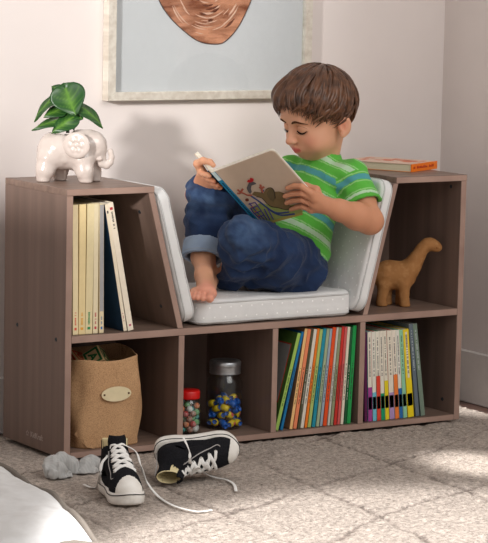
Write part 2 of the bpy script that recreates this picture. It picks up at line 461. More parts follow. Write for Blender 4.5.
def slant(x0b, x1b, x0t, x1t):
    o = wl(prism('slanted_panel', [(x0b, ZS), (x1b, ZS), (x1t, H-TB), (x0t, H-TB)], 1, 0, D, M['wood_v'], bc, bev=.0008))
    o.data.materials.append(M['wood_lit_front'])
    for p in o.data.polygons:
        if p.normal.y < -.9: p.material_index = 1
    return o
SLa = slant(.3155, .332, .2255, .242); SRa = slant(.875, .8905, .961, .9770)
for x in (.3195, .5975, .868): bbox('divider', x, x+T-.001, 0, D-.006, .015, ZS-T)
wl(box('back_panel', T, W-T, D-.006, D-.001, .015, ZS-T, M['wood_v'], bc))
wl(prism('back_panel', [(T, ZS), (.316, ZS), (.226, H-TB), (T, H-TB)], 1, D-.006, D-.001, M['wood_v'], bc))
wl(prism('back_panel', [(.896, ZS), (W-T, ZS), (W-T, H-TB), (.979, H-TB)], 1, D-.006, D-.001, M['wood_v'], bc))
def screw(loc, axis):
    rot = Vector((0,0,1)).rotation_difference(Vector(axis)).to_matrix().to_4x4()
    o = lathe('screw', [(.0001,-.002), (.005,-.002), (.005,.0006), (.0042,.0012), (.0018,.0012), (.0016,.0002), (.0001,.0002)], M['screw'], bc, 16)
    o.data.transform(Matrix.Translation(loc) @ rot); return wl(o)
for px, py in ((17.3,324.6), (56,339.5), (15,186+0)):
    if py < 200: continue
    screw(at(px, py, 0, 0), (-1,0,0))
sn = Vector((-(H-TB-ZS), 0, -(.316-.2255))).normalized()
for px, py in ((139.5,212), (161,306)):
    q = at_plane(px, py, (.3155, 0, ZS), tuple(sn)); screw(q, tuple(sn))
for px, py in ((451,186.5), (442.3,399)):
    screw(at(px, py, W-T, 0), (-1,0,0))
cu = bpy.data.curves.new('logo', 'FONT'); cu.body = 'KidKraft'; cu.size = .019; cu.extrude = .0003; cu.offset = .0004
to = bpy.data.objects.new('tmp_text', cu); COL.objects.link(to)
dg = bpy.context.evaluated_depsgraph_get(); me = bpy.data.meshes.new_from_object(to.evaluated_get(dg))
bpy.data.objects.remove(to)
me.transform(Matrix(((0,0,-1,0), (-1,0,0,0), (0,1,0,0), (0,0,0,1))))
p0 = at(30.5, 436.5, 0, 0); me.transform(Matrix.Translation((-.0004, p0.y, p0.z)))
me.materials.clear(); me.materials.append(M['logo'])
lo = wl(link(bpy.data.objects.new('printed_logo', me), bc)); lo['label'] = 'small pale printed maker name and emblem'
bm = bmesh.new()
c = at(27.6, 433, 0, 0)
pts = []
for k in range(10):
    r_ = .0085 if k % 2 == 0 else .005; a = math.pi/2+k*math.pi/5
    pts.append((c.y-r_*math.cos(a), c.z+r_*math.sin(a)))
inn = [((y-c.y)*.6+c.y, (z-c.z)*.6+c.z) for y, z in pts]
A = [bm.verts.new((-.0006, y, z)) for y, z in pts]; B = [bm.verts.new((-.0006, y, z)) for y, z in inn]
for k in range(10): bm.faces.new((A[k], A[(k+1) % 10], B[(k+1) % 10], B[k]))
wl(bm_obj('printed_emblem', bm, M['logo'], bc))

# ------------------------------------------------------------------ cushions
M['cush'] = dots_mat('grey_dotted_cotton', (229,229,228), (253,253,252), .031, .0023)
M['pipe'] = plain('grey_piping', (206,206,205), .8, .1)
def box_uv(o):
    me = o.data; uv = me.uv_layers.new(name='UVMap')
    for p in me.polygons:
        n = p.normal; ax = max(range(3), key=lambda i: abs(n[i]))
        for li in p.loop_indices:
            c = me.vertices[me.loops[li].vertex_index].co
            uv.data[li].uv = ((c.y, c.z) if ax == 0 else (c.x, c.z) if ax == 1 else (c.x, c.y))
def cushion(hx, hy, hz, rad, corner, root, dent=None, name='cushion_cover'):
    """padded block centred on the origin; thickness axis z, long x, depth y"""
    F = Field(.004)
    def fn(P):
        q = np.abs(P)-np.array([hx, hy, hz])+0
        # rounded plan corners, soft edges
        xy = np.abs(P[...,:2])-np.array([hx-corner, hy-corner])
        d2 = np.linalg.norm(np.maximum(xy, 0), axis=-1)+np.minimum(xy.max(-1), 0)-corner+rad
        dz = np.abs(P[...,2])-hz+rad
        w = np.stack([d2, dz], -1)
        return np.linalg.norm(np.maximum(w, 0), axis=-1)+np.minimum(w.max(-1), 0)-rad
    F.fn(fn, (-hx,-hy,-hz), (hx,hy,hz))
    def nd_(V): 
        r = .0022*fbm(V, 14, 5, 2)+.0006*vnoise(V, 60, 9)
        if dent is not None:
            cx, cy, rr, dp = dent; top = V[:,2] > 0
            r = r-dp*np.exp(-(((V[:,0]-cx)/rr)**2+((V[:,1]-cy)/(rr*.9))**2))*top
        return r
    o = F.mesh(name, M['cush'], root, ndisp=nd_); box_uv(o)
    for s in (1, -1):      # piping along both seams
        pts = []
        for a0, sx, sy in ((0,1,1), (90,-1,1), (180,-1,-1), (270,1,-1)):
            for k in range(7):
                a = R(a0+k*15); pts.append((sx*(hx-corner)+(corner-.0012)*math.cos(a), sy*(hy-corner)+(corner-.0012)*math.sin(a), s*(hz-rad*.55)))
        full = []
        for i in range(len(pts)):
            p, q = Vector(pts[i]), Vector(pts[(i+1) % len(pts)]); k = max(1, int((q-p).length/.02))
            full += [p.lerp(q, t/k) for t in range(k)]
        v, f = tube_geo(full, .0022, 6, close=True); mesh_obj('piping', v, f, M['pipe'], root, True)
    return o
sc_ = thing('seat_cushion', 'pale grey dotted seat cushion the boy sits on', 'cushion', (.611, .158, ZS+.0335))
cushion(.235, .156, .033, .016, .03, sc_, dent=(.10, .0, .11, .012))
# side cushions lean on the slanted panels
def side_cushion(bx, tx, sgn, label, hz, ln, yc=.155):
    ang = math.atan2(tx-bx, H-TB-ZS)          # lean of the panel from vertical
    u = Vector((math.sin(ang), 0, math.cos(ang)))   # up along the panel
    n = Vector((sgn*math.cos(ang), 0, -sgn*math.sin(ang)))  # into the nook
    c = Vector((bx, yc, ZS+.004))+n*(hz+.0012)+u*(ln+.001)
    c.z += max(0, .002)
    y = Vector((0,1,0)); x = u
    if x.cross(y).dot(n) < 0: y = -y
    m = Matrix((x, y, x.cross(y))).transposed()
    t = thing('side_cushion', label, 'cushion', tuple(c), tuple(m.to_euler()), group=None)
    cushion(ln, .155, hz, .013, .035, t); return t
side_cushion(.336, .243, 1, 'pale grey dotted upright cushion against the left slanted panel by the foot', .0192, .174)
side_cushion(.875, .961, -1, 'pale grey dotted upright cushion behind the back of the boy', .0185, .174, .139)

# ------------------------------------------------------------------ books
def cmat(c, r=.5): 
    k = 'c%d_%d_%d' % c
    if k not in M: M[k] = plain('printed_card_'+k, c, r, .35, 0, 5)
    return M[k]
M['paper'] = noise_mat('page_edges', (214,206,188), (238,232,218), scale=(900,1,1), nscale=1, rough=.9, spec=.05)
M['ink'] = plain('black_ink', (40,38,38), .6, .2, 0, 2)
def book(xb, w, h, d, col, label, lean=0, y=.012, z=ZS, yaw=0, marks=(), text=None, grp=None, tcol=None, cover=None, pages=True, name='picture_book'):
    """spine faces -y; xb = left bottom corner of the spine; lean in radians about y, + tips to +x"""
    t = thing(name, label, 'book', (xb, y, z+.0006+max(0, -math.sin(lean))*0), (0, lean, yaw), grp)
    if lean > 0: t.location.z += w*math.sin(lean)          # right bottom edge carries it
    c = cmat(col); cv = cmat(cover) if cover else c; th = .0011
    bm = bmesh.new()
    add_box(bm, 0, w, 0, th, 0, h, .0004); sp = bm_obj('spine', bm, c, t)
    bm = bmesh.new(); add_box(bm, 0, th, th, d, 0, h); add_box(bm, w-th, w, th, d, 0, h); bm_obj('cover', bm, cv, t)
    if w > .004: box('pages', th, w-th, th, d-.003, .002, h-.002, M['paper'], t)
    for (z0, z1, mc, inset) in marks:
        box('spine_band', inset*w, w-inset*w, -.0004, .0002, z0*h, z1*h, cmat(mc), t)
    if text:
        rs = random.Random(int(xb*1e5)); bm = bmesh.new()
        for (t0, t1) in text:
            zz = t0*h
            while zz < t1*h:
                l = rs.uniform(.0020, .0036); ww = w*rs.uniform(.18, .30)
                add_box(bm, w*.5-ww/2*1, w*.5+ww/2, -.0006, .0002, zz, zz+l*.62)
                zz += l+(.004 if rs.random() < .2 else 0)
        bm_obj('spine_lettering', bm, cmat(tcol) if tcol else M['ink'], t)
    return t
# --- upper left cubby: tall cream books
G1 = 'tall cream books in the upper left cubby'
X1 = lambda z: .0243+((60+z/3.62)-72)*.00276
ul = [(48,66,42,(246,228,184),(230,90,70),'first tall cream book against the left side panel with a small red square'),
      (69,91,67,(242,220,166),(235,170,60),'second tall cream book from the left side panel with a small yellow mark'),
      (93,117,95,(238,222,176),(40,150,90),'third tall cream book from the left side panel with green marks low on the spine'),
      (121,137,119,(240,226,190),(200,50,60),'fourth tall cream book from the left side panel beside the grey-spined one'),]
for a, b_, tp, c, mc, lb in ul:
    x = X1(a); w = (b_-a)*.000762+.0008; ln = (X1(tp)-X1(a))/.318
    book(x, w, .317, .22, c, lb, lean=ln, marks=((.035,.055,mc,.3),), text=((.075,.17),), tcol=mc, grp=G1)
book(X1(144), .0122, .316, .22, (238,222,184), 'tall book with a grey upper spine right of the cream row', lean=(X1(138)-X1(144))/.318, marks=((.17,.995,(172,170,170),.08), (.03,.05,(50,110,180),.3)), text=((.07,.14),), tcol=(70,120,170), grp=G1)
book(X1(228)+.0045, .0092, .319, .22, (250,236,210), 'leaning cream-spined book with a dark blue cover facing the gap in upper left cubby', lean=(X1(151.5)-X1(229))/.322, cover=(28,62,92), marks=((.93,.95,(60,50,50),.3),), text=((.08,.15),), tcol=(200,120,120), grp=G1)
book(X1(250), .0155, .323, .22, (252,240,218), 'rightmost leaning cream book with dark title lines in upper left cubby', lean=(X1(167)-X1(250))/.322, marks=((.035,.05,(200,110,130),.3),(.945,.965,(190,50,60),.25)), text=((.80,.93),), grp=G1)
# --- third lower cubby: colourful picture books
G2 = 'colourful picture books in the lower cubby under the seat'
X2 = lambda zx: .618+(zx-22)*.000687
c3 = [ # bottom0, bottom1, top0, colour, label, h, cover
 (23,40,131,(160,196,96),'light green picture book leaning furthest left with its dark green cover showing',.262,(78,112,52)),
 (47,60,146,(20,116,168),'bright blue picture book leaning behind the light green one',.264,(20,96,150)),
 (88,103,173,(244,196,132),'pale peach picture book with its tan cover showing on the left',.268,(150,112,84)),
 (105,122,188,(238,140,98),'salmon orange picture book beside the pale peach one',.266,None),
 (124,136,203,(84,84,60),'thin dark olive picture book next to the salmon one',.262,None),
 (138,154,213,(226,220,204),'cream white picture book left of the orange one',.264,None),
 (156,168,225,(242,128,36),'orange picture book between cream white and yellow-green ones',.265,None),
 (170,186,238,(176,196,112),'yellow-green picture book left of the teal one',.262,None),
 (189,206,248,(34,146,168),'teal picture book in the middle of the lower row',.263,None),
 (208,223,262,(168,182,148),'pale sage picture book right of the teal one',.262,None),
 (225,238,276,(158,174,188),'grey-blue picture book left of the red-orange one',.261,None),
 (240,258,291,(234,84,34),'red-orange picture book with black title in the lower row',.264,None),
 (260,271,309,(206,204,194),'thin light grey picture book right of the red-orange one',.263,None),
 (273,287,321,(150,154,120),'olive grey picture book left of the bright red one',.262,None),
 (289,303,339,(206,52,44),'bright red picture book beside the rose red one',.264,None),
 (305,318,352,(210,98,96),'rose red picture book right of the bright red one',.262,None),
 (320,334,364,(230,222,200),'cream picture book between rose red and dark green ones',.262,None),
 (336,347,376,(34,92,56),'thin dark green picture book left of the last green one',.261,None),
 (349,368,385,(36,158,80),'green picture book rightmost under the seat',.264,None)]
WS = .85; tps = [r[2]-5 for r in c3]; lim = 384
for i in range(len(c3)-1, -1, -1):
    tps[i] = min(tps[i], lim-(c3[i][1]-c3[i][0])*WS-1.6); lim = tps[i]
for (b0, b1, tp, c, lb, h, cv), tp in zip(c3, tps):
    ln = (X2(tp)-X2(b0))/.262
    bk_ = book(X2(b0), (b1-b0)*.000687*WS, h-.006, .20, c, lb, lean=ln, z=.015, y=.012, text=((.25,.62),), cover=cv, grp=G2, tcol=(60,60,60) if sum(c) > 250 else (210,210,200))
    if b0 == 23:
        box('cover_panel', -.0006, .0002, .016, .185, .07, .225, cmat((186,60,48)), bk_); box('cover_panel', -.0009, .0001, .019, .182, .073, .222, cmat((150,150,146)), bk_)
# --- fourth lower cubby: slim books with banded spines
G3 = 'slim banded books in the lower right cubby'
X3 = lambda z: .9211+((360+z/4.94)-372)*.00325
c4 = [(28,43,16,(92,24,74),None,(60,20,50),'dark purple slim book against the divider in the lower right cubby'),
 (46,66,34,(236,228,212),(168,70,150),(60,170,190),'white-spined slim book with a mauve lower band'),
 (68,87,50,(236,230,216),(118,196,216),(220,70,50),'white-spined slim book with a light blue lower band'),
 (89,108,68,(238,232,216),(228,74,54),(30,160,110),'white-spined slim book with a red-orange lower band'),
 (110,128,88,(238,230,214),(26,158,108),(200,190,180),'white-spined slim book with a green lower band'),
 (130,149,106,(236,228,210),(238,216,40),(210,200,190),'white-spined slim book with a yellow lower band left of the lilac one'),
 (151,176,128,(236,226,208),(180,150,196),(220,70,50),'white-spined slim book with a lilac lower band'),
 (178,198,152,(240,230,214),(242,130,60),(180,200,180),'white-spined slim book with an orange lower band'),
 (200,217,170,(234,230,218),(44,112,176),(130,200,160),'white-spined slim book with a blue lower band'),
 (219,238,187,(150,208,170),(150,208,170),(240,214,40),'mint green slim book right of the blue-banded one'),
 (242,272,203,(240,214,52),(244,218,30),(240,214,40),'yellow slim book with a white strip near the grey ones'),
 (280,300,226,(104,116,126),None,(100,112,120),'dark grey-blue slim book between the yellow and last ones'),
 (306,328,236,(122,140,124),None,(96,110,112),'grey-green slim book leaning last in the lower right cubby')]
pt = -99
for i, (b0, b1, tp, c, band, edge, lb) in enumerate(c4):
    tp = max(tp-4, pt+.8); w = (b1-b0)/4.94*.00325*.93; pt = tp+(b1-b0)*.93; hh = .238 if i < 11 else .252
    ln = (X3(tp)-X3(b0))/(hh)
    mk = []
    if band:
        top = (.38,.32,.5,.3,.44,.3,.5,.34,.38,.42,.42)[i-1] if i-1 < 11 else .4
        mk = [(.0,top,band,0), (.13,.27,(38,34,36),.06), (.175,.225,(200,196,190),.3)]
        if i == 10: mk.insert(0, (.45,.97,(236,230,210),.34))
    book(X3(b0), w, hh, .19, c, lb, lean=ln, z=.015, y=.014, marks=mk, text=((.5,.93),) if i > 0 else None, cover=edge, grp=G3, tcol=(80,76,72) if i < 11 else (190,200,200))
# --- flat book on the right top
K = Vector((1.093, .105, H+.0006)); ang = math.atan2(.455, .89)
fb = thing('paperback_book', 'thick paperback with bright orange spine lying flat on the right top', 'book', tuple(K), (0, 0, ang))
th = .021; wS, dP = .154, .205
box('cover', 0, wS, .001, dP, 0, .0012, cmat((236,150,90)), fb); 
oc = box('cover', 0, wS, .001, dP, th-.0012, th, cmat((226,196,176)), fb)
box('pages', .002, wS-.002, .0012, dP-.002, .0012, th-.0012, noise_mat('page_block', (206,198,170), (232,226,202), scale=(1,1,900), nscale=1, rough=.9, spec=.05), fb)
box('spine', 0, wS, -.0012, .001, 0, th, cmat((250,128,24)), fb)
bm = bmesh.new(); rs = random.Random(3); xx = .012
while xx < .13:
    l = rs.uniform(.004, .008); add_box(bm, xx, xx+l*.7, -.0018, -.001, .008, .008+rs.uniform(.004,.007)); xx += l
    if rs.random() < .15: xx += .008
bm_obj('spine_lettering', bm, cmat((196,70,20)), fb)
bm = bmesh.new()
for k in range(14):
    x = rs.uniform(.01,.12); y = rs.uniform(.01,.17); add_box(bm, x, x+rs.uniform(.01,.03), y, y+rs.uniform(.01,.03), th-.0004, th+.0004)
bm_obj('cover_picture', bm, cmat((220,120,84)), fb)
#PART3
# ------------------------------------------------------------------ framed picture
M['frame'] = noise_mat('brushed_champagne_wood', (205,196,182), (226,220,208), scale=(30,3,30), nscale=2, rough=.35, spec=.5, metal=.25)
FX0, FX1, FZ0, FZ1, FY = .3265, .9565, .8405, 1.62, .389
fr = thing('framed_picture', 'large silver framed print with a brown rounded shape hanging above the nook', 'picture frame', ((FX0+FX1)/2, WALLY, FZ0))
fw = .0225
fo = wl(prism('frame', [(FX0,FZ0),(FX1,FZ0),(FX1-fw,FZ0+fw),(FX0+fw,FZ0+fw)], 1, FY, WALLY-.001, M['frame'], fr, bev=.0012))
bm = bmesh.new(); bm.from_mesh(fo.data)
for poly in ([(FX0,FZ0),(FX0+fw,FZ0+fw),(FX0+fw,FZ1-fw),(FX0,FZ1)], [(FX1,FZ0),(FX1,FZ1),(FX1-fw,FZ1-fw),(FX1-fw,FZ0+fw)], [(FX0,FZ1),(FX0+fw,FZ1-fw),(FX1-fw,FZ1-fw),(FX1,FZ1)]):
    add_prism(bm, poly, 1, FY, WALLY-.001)
bm.to_mesh(fo.data); bm.free()
wl(box('print', FX0+fw-.004, FX1-fw+.004, WALLY-.016, WALLY-.012, FZ0+fw-.004, FZ1-fw+.004, plain('print_paper', (214,212,214), .8, .1, 0, 2), fr))
art = noise_mat('brown_watercolour', (128,66,36), (216,150,116), scale=(14,14,52), nscale=1, rough=.7, spec=.1, lo=.36, hi=.66, detail=5)
ol = [(156,-14),(159,0),(165,11),(174,22),(185,32),(196,40),(207,43.6),(221,43.5),(230,37),(238,27),(245,14),(251,0),(254,-14)]
PY = WALLY-.0166
pp = [at(x, y, PY) for x, y in ol]
cx_ = (pp[0].x+pp[-1].x)/2; zt = pp[0].z
body = [(p.x, p.z) for p in pp]+[(cx_+ (pp[-1].x-cx_)*math.cos(R(a))*1.02, zt+.20*math.sin(R(a))) for a in range(15, 180, 15)]
wl(prism('brown_shape', body, 1, PY-.0003, PY+.0006, art, fr))
sm = catmull([(x, PY-.0006, z) for x, z in body]+[(body[0][0], PY-.0006, body[0][1])], 4)
wl(tubes('shape_outline', [(sm, .0014)], plain('dark_outline', (84,58,52)), fr, n=5))
# brush strokes: paler arcs following the rounded bottom
rs = random.Random(11)
for nm, colr, N_, wd in (('dark_brush_stroke', (112,56,32), 16, .0042), ('pale_brush_stroke', (232,188,164), 34, .0022)):
    lst = []
    for k in range(N_):
        s = rs.uniform(.15, .93); a0 = rs.uniform(200, 320); a1 = a0+rs.uniform(10, 34); pts = []
        cc = Vector((cx_+.005, PY-.0006, zt+.02))
        for j in range(7):
            a = R(a0+(a1-a0)*j/6); pts.append((cc.x+.138*s*math.cos(a), PY-.0006, cc.z+.158*s*math.sin(a)))
        lst.append((pts, [wd*max(.15, math.sin(math.pi*(j+.5)/7))*rs.uniform(.5,1) for j in range(7)]))
    wl(tubes(nm, lst, plain(nm, colr, .8, .1), fr, n=6, flat=.2, up=(0,1,0)))
gl = wl(box('glass', FX0+fw-.004, FX1-fw+.004, FY+.008, FY+.010, FZ0+fw-.004, FZ1-fw+.004, glass_mat('picture_glass'), fr))

# ------------------------------------------------------------------ elephant planter and plant
EA = -.566   # turned side-on
el = thing('elephant_planter', 'glossy cream ceramic elephant planter standing on the left top', 'planter', (.10, .18, H+.0005), (0,0,EA))
q = lambda zx, zy, Y=0: np.array([(zx-212)*.000525, Y, (503-zy)*.000525])
F = Field(.0022)
F.ell(q(195,352), (.064,.042,.046), .02).ell(q(150,360), (.040,.040,.044), .02).ell(q(268,360), (.040,.041,.050), .02)
F.ell(q(318,318), (.034,.030,.031), .018).ell(q(345,345), (.026,.024,.030), .015)
F.chain([(q(345,345),.022),(q(360,385),.0155),(q(372,412),.0115),(q(392,424),.0090),(q(410,410),.0078),(q(416,384),.0068),(q(410,358),.0072)], .003)
for zx, zy, Y, zx0, r0, r1 in ((100,488,-.024,115,.027,.0165), (172,478,.026,165,.026,.0155), (300,490,-.026,285,.026,.0165), (336,480,.024,312,.024,.0145)):
    F.chain([(q(zx0,400,Y*.8), r0), (q((zx+zx0)/2, 450, Y), (r0+r1)/2), (q(zx, zy-8, Y), r1)], .012)
    F.cap(q(zx, 492 if Y < 0 else 492, Y), q(zx, 484, Y), r1*1.02, r1*.95, .004)
F.cap(q(82,345), q(70,385), .004, .003, .004)                       # tail
F.ell(q(362,392,-.016), (.007,.006,.005), .004).ell(q(362,392,.016), (.007,.006,.005), .004)
F.ell(q(190,268), (.034,.027,.022), .004, sub=True)                  # planting opening
def edisp(P): return .0008*vnoise(P, 90, 3)+.0003*vnoise(P, 160, 4)
cer = vc_mat('cream_glaze', rough=.22, spec=.5, coat=.4)
def ecol(V):
    c = np.tile(np.array(lin((212,200,192))), (len(V),1)); t = np.clip(.5+.5*vnoise(V, 60, 3), 0, 1); return mixc(c, lin((200,184,176)), (1-t)*.5)
F.mesh('body', cer, el, disp=edisp, color=ecol, cut=lambda P: -P[...,2])
for Y, zx in ((-.049, 256), (.047, 262)):
    F = Field(.0018); cc = q(zx, 325, Y); A = np.array(Matrix.Rotation(R(-14 if Y < 0 else 14), 3, 'Z'))
    F.ell(cc, (.035,.0085,.033), .004, rot=A); F.ell(cc+np.array([0,-.0095 if Y < 0 else .0095,0]), (.0285,.0055,.0265), .003, rot=A, sub=True)
    for k in range(6):
        a = k*math.pi/3; F.ell(cc+A@np.array([.014*math.cos(a), -.0045 if Y < 0 else .0045, .014*math.sin(a)]), (.0065,.0025,.0065), .002, rot=A)
    F.ell(cc+A@np.array([0, -.0045 if Y < 0 else .0045, 0]), (.006,.0025,.006), .002, rot=A)
    F.mesh('ear', cer, el, color=ecol)
M['eye_dark'] = plain('dark_glaze', (120,104,98), .3)
pl = thing('potted_plant', 'green heart-leaved plant growing out of the elephant planter', 'plant', (.10, .18, H+.0005), (0,0,EA))
soil = lathe('soil', [(.0001,.0985), (.022,.0985), (.0245,.1045), (.018,.1085), (.0001,.1095)], noise_mat('potting_soil', (46,34,26), (78,58,44), nscale=200, rough=.95, bump=.6), pl, 24, loc=(float(q(190,0)[0]),0,0))
leafm = vc_mat('waxy_leaf', rough=.38, spec=.45)
def leaf(base, tip, width, nrm, cur, heart=.18, dark=0, stem_from=(190,262)):
    b = Vector(q(*base[:2], base[2])); t = Vector(q(*tip[:2], tip[2])); ax = t-b; Ln = ax.length; ax.normalize()
    n = Vector(nrm); n = (n-n.dot(ax)*ax).normalized(); s = ax.cross(n)
    NU, NV = 22, 15; V = []; C = []
    for i in range(NU):
        u = i/(NU-1)
        wv = math.sin(math.pi*min(1, u**.62))**.8*(1-.25*u) if 0 < u < 1 else .0
        for j in range(NV):
            v = j/(NV-1)*2-1
            back = -heart*(abs(v)**1.5)*(1-u)**3
            p = b+ax*(Ln*(u+back))+s*(v*wv*width*.000525*.62)+n*(cur*Ln*math.sin(math.pi*u)*.5-abs(v)*wv*.10*Ln*.6+.02*Ln*math.sin(9*u+3*abs(v)))
            V.append(p)
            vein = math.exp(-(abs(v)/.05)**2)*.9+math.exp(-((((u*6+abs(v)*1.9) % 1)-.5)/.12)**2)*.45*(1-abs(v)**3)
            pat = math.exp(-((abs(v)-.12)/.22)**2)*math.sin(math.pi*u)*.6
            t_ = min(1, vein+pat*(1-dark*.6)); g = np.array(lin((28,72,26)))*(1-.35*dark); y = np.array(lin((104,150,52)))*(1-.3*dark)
            C.append(g*(1-t_*.75)+y*t_*.75)
    Fs = [(i*NV+j, (i+1)*NV+j, (i+1)*NV+j+1, i*NV+j+1) for i in range(NU-1) for j in range(NV-1)]
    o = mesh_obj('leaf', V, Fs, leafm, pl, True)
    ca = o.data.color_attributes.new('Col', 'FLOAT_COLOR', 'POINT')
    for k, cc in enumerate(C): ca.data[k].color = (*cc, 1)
    md = o.modifiers.new('thickness', 'SOLIDIFY'); md.thickness = .0007
    s0 = Vector(q(stem_from[0], stem_from[1], 0)); mid = (s0+b)/2+Vector((0,.004,.006))
    tubes('leaf_stem', [(catmull([s0, mid, b+ax*.003], 5), .0013)], M['stem'], o, n=6)
M['stem'] = plain('leaf_stalk', (52,72,34), .5)
leaf((196,62,-.020), (250,188,-.038), 150, (.15,-1,.25), -.12, dark=0)
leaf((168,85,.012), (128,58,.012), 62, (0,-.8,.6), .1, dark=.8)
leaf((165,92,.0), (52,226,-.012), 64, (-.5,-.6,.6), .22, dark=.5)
leaf((188,160,-.008), (96,202,-.02), 72, (-.2,-.7,.6), .15, dark=.2)
leaf((200,208,-.012), (42,264,-.022), 66, (-.1,-.6,.8), .16, dark=.3)
leaf((240,196,-.022), (136,274,-.034), 84, (0,-.8,.6), .1, dark=0)
leaf((235,190,-.01), (282,206,-.03), 70, (.2,-.8,.5), .1, dark=.6)
leaf((258,148,-.004), (374,248,-.014), 78, (.4,-.6,.7), .22, dark=.5)
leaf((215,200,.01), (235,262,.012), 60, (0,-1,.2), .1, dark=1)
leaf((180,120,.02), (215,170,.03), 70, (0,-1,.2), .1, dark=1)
tubes('stem', [(catmull([q(207,275,.004), q(206,240,.004), q(204,170,.004), q(196,100,-.004)], 6), .0045), (catmull([q(166,275,0), q(160,255,0), q(150,200,0)], 5), .0016), (catmull([q(238,270,-.006), q(237,240,-.008), q(236,200,-.01)], 5), .0014)], M['stem'], pl, n=8)

# ------------------------------------------------------------------ dinosaur
DA = -.566
dn = thing('dinosaur_figurine', 'tan papier-mache long-necked dinosaur standing in the upper right cubby', 'figurine', (1.045, .12, ZS+.0005), (0,0,DA))
_o = at(0,0,0)
d = lambda zx, zy, Y=0: np.array([(zx-128)*.000433+.0, Y, (462-zy)*.000433])
F = Field(.0022)
F.ell(d(110,275), (.036,.027,.038), .02).ell(d(165,270), (.040,.028,.036), .02).ell(d(215,285), (.026,.024,.034), .02)
F.chain([(d(225,270),.027),(d(262,215),.0225),(d(292,160),.0175),(d(322,108),.0145),(d(350,78),.0150)], .014)
F.chain([(d(352,76),.0155),(d(380,78),.0150),(d(408,92),.0115),(d(422,98),.0085)], .010)
F.chain([(d(85,270),.030),(d(40,268),.020),(d(0,300),.012),(d(-35,345),.007)], .014)
for zx, Y, x0 in ((78,-.016,88), (112,.017,112), (218,-.016,212), (200,.017,204)):
    F.chain([(d(x0,330,Y),.0185),(d((x0+zx)/2,395,Y),.0125),(d(zx,440,Y),.0125),(d(zx+3,455,Y),.0145)], .010)
F.ell(d(352,70,-.0135), (.003,.0018,.003), .002); F.ell(d(402,98,-.011), (.004,.002,.0015), .001, sub=True)
def dcol(V):
    c = np.tile(np.array(lin((172,122,74))), (len(V),1)); t = np.clip(.5+.6*fbm(V, 60, 3), 0, 1); c = mixc(c, lin((146,98,56)), t*.7)
    return mixc(c, lin((196,150,100)), np.clip(fbm(V, 130, 9)*1.2, 0, 1)*.5)
F.mesh('body', vc_mat('papier_mache', rough=.75, spec=.2, bump=.3, bscale=260), dn, disp=lambda P: .0012*fbm(P, 70, 2)+.0008*np.abs(vnoise(P, 160, 5)), color=dcol, cut=lambda P: -P[...,2])

# ------------------------------------------------------------------ burlap bag with blocks
def burlap():
    m, nt, b = newmat('burlap', (184,144,104), .95, .05); L = nt.links.new
    tc = nd(nt, 'ShaderNodeTexCoord'); 
    w1 = nd(nt, 'ShaderNodeTexWave', wave_type='BANDS', bands_direction='Z', Scale=210., Distortion=1.0); w2 = nd(nt, 'ShaderNodeTexWave', wave_type='BANDS', bands_direction='X', Scale=210., Distortion=1.0)
    n = nd(nt, 'ShaderNodeTexNoise', Scale=420., Detail=2); n2 = nd(nt, 'ShaderNodeTexNoise', Scale=14., Detail=3)
    for x in (w1, w2, n, n2): L(tc.outputs['Object'], x.inputs['Vector'])
    a = nd(nt, 'ShaderNodeMath', operation='ADD'); L(w1.outputs[1], a.inputs[0]); L(w2.outputs[1], a.inputs[1])
    a2 = nd(nt, 'ShaderNodeMath', operation='MULTIPLY_ADD'); L(a.outputs[0], a2.inputs[0]); a2.inputs[1].default_value = .22; L(n.outputs[0], a2.inputs[2])
    a3 = nd(nt, 'ShaderNodeMath', operation='MULTIPLY_ADD'); L(n2.outputs[0], a3.inputs[0]); a3.inputs[1].default_value = .35; L(a2.outputs[0], a3.inputs[2])
    r = nd(nt, 'ShaderNodeValToRGB'); r.color_ramp.elements[0].position = .5; r.color_ramp.elements[1].position = 1.15
    r.color_ramp.elements[0].color = (*lin((150,108,72)), 1); r.color_ramp.elements[1].color = (*lin((214,172,130)), 1)
    L(a3.outputs[0], r.inputs[0]); L(r.outputs[0], b.inputs['Base Color'])
    bp = nd(nt, 'ShaderNodeBump', Strength=.5, Distance=.002); L(a2.outputs[0], bp.inputs['Height']); L(bp.outputs[0], b.inputs['Normal']); return m
M['burlap'] = burlap()
bg = thing('storage_bag', 'tan burlap storage bag with a pale oval tag in the lower left cubby', 'bag', (.145, .12, .0155))
def bag_ring(z, k, off):
    # plan: soft rounded square, rim wider than the base, slight slump
    t = z/.235; hx = .0965+.002*math.sin(math.pi*t)+.001*t; hy = .102+.002*math.sin(math.pi*t)
    hx -= .004*math.exp(-(z/.02)**2); pts = []
    for i in range(k):
        a = 2*math.pi*i/k; e = .45 if t < .6 else .45+.3*(t-.6)/.4
        c, s = math.cos(a), math.sin(a)
        x = (hx-off)*math.copysign(abs(c)**e, c); y = (hy-off)*math.copysign(abs(s)**e, s)
        wv = .0026*math.sin(3*a+9*z*4)+.002*math.sin(7*a-25*z)+.0022*math.sin(5*a+24*z+1)
        zz = z
        if t > .9: zz += .004*math.sin(2*a+.6)+.006*c+.002*math.sin(5*a)
        if t < .06: wv = 0
        pts.append((x+wv*c, y+wv*s, zz))
    return pts
K_ = 72; zs = [.977*z_ for z_ in (0,.004,.015,.03,.05,.07,.09,.11,.13,.15,.17,.185,.2,.21,.218,.2235)]
V = []; 
for z in zs: V += bag_ring(z, K_, 0)
for z in zs[::-1][:-1]: V += bag_ring(z, K_, .0035)
Fs = [(j*K_+i, j*K_+(i+1) % K_, (j+1)*K_+(i+1) % K_, (j+1)*K_+i) for j in range(len(V)//K_-1) for i in range(K_)]
Fs.append(tuple(range(K_))[::-1]); Fs.append(tuple(len(V)-K_+i for i in range(K_)))
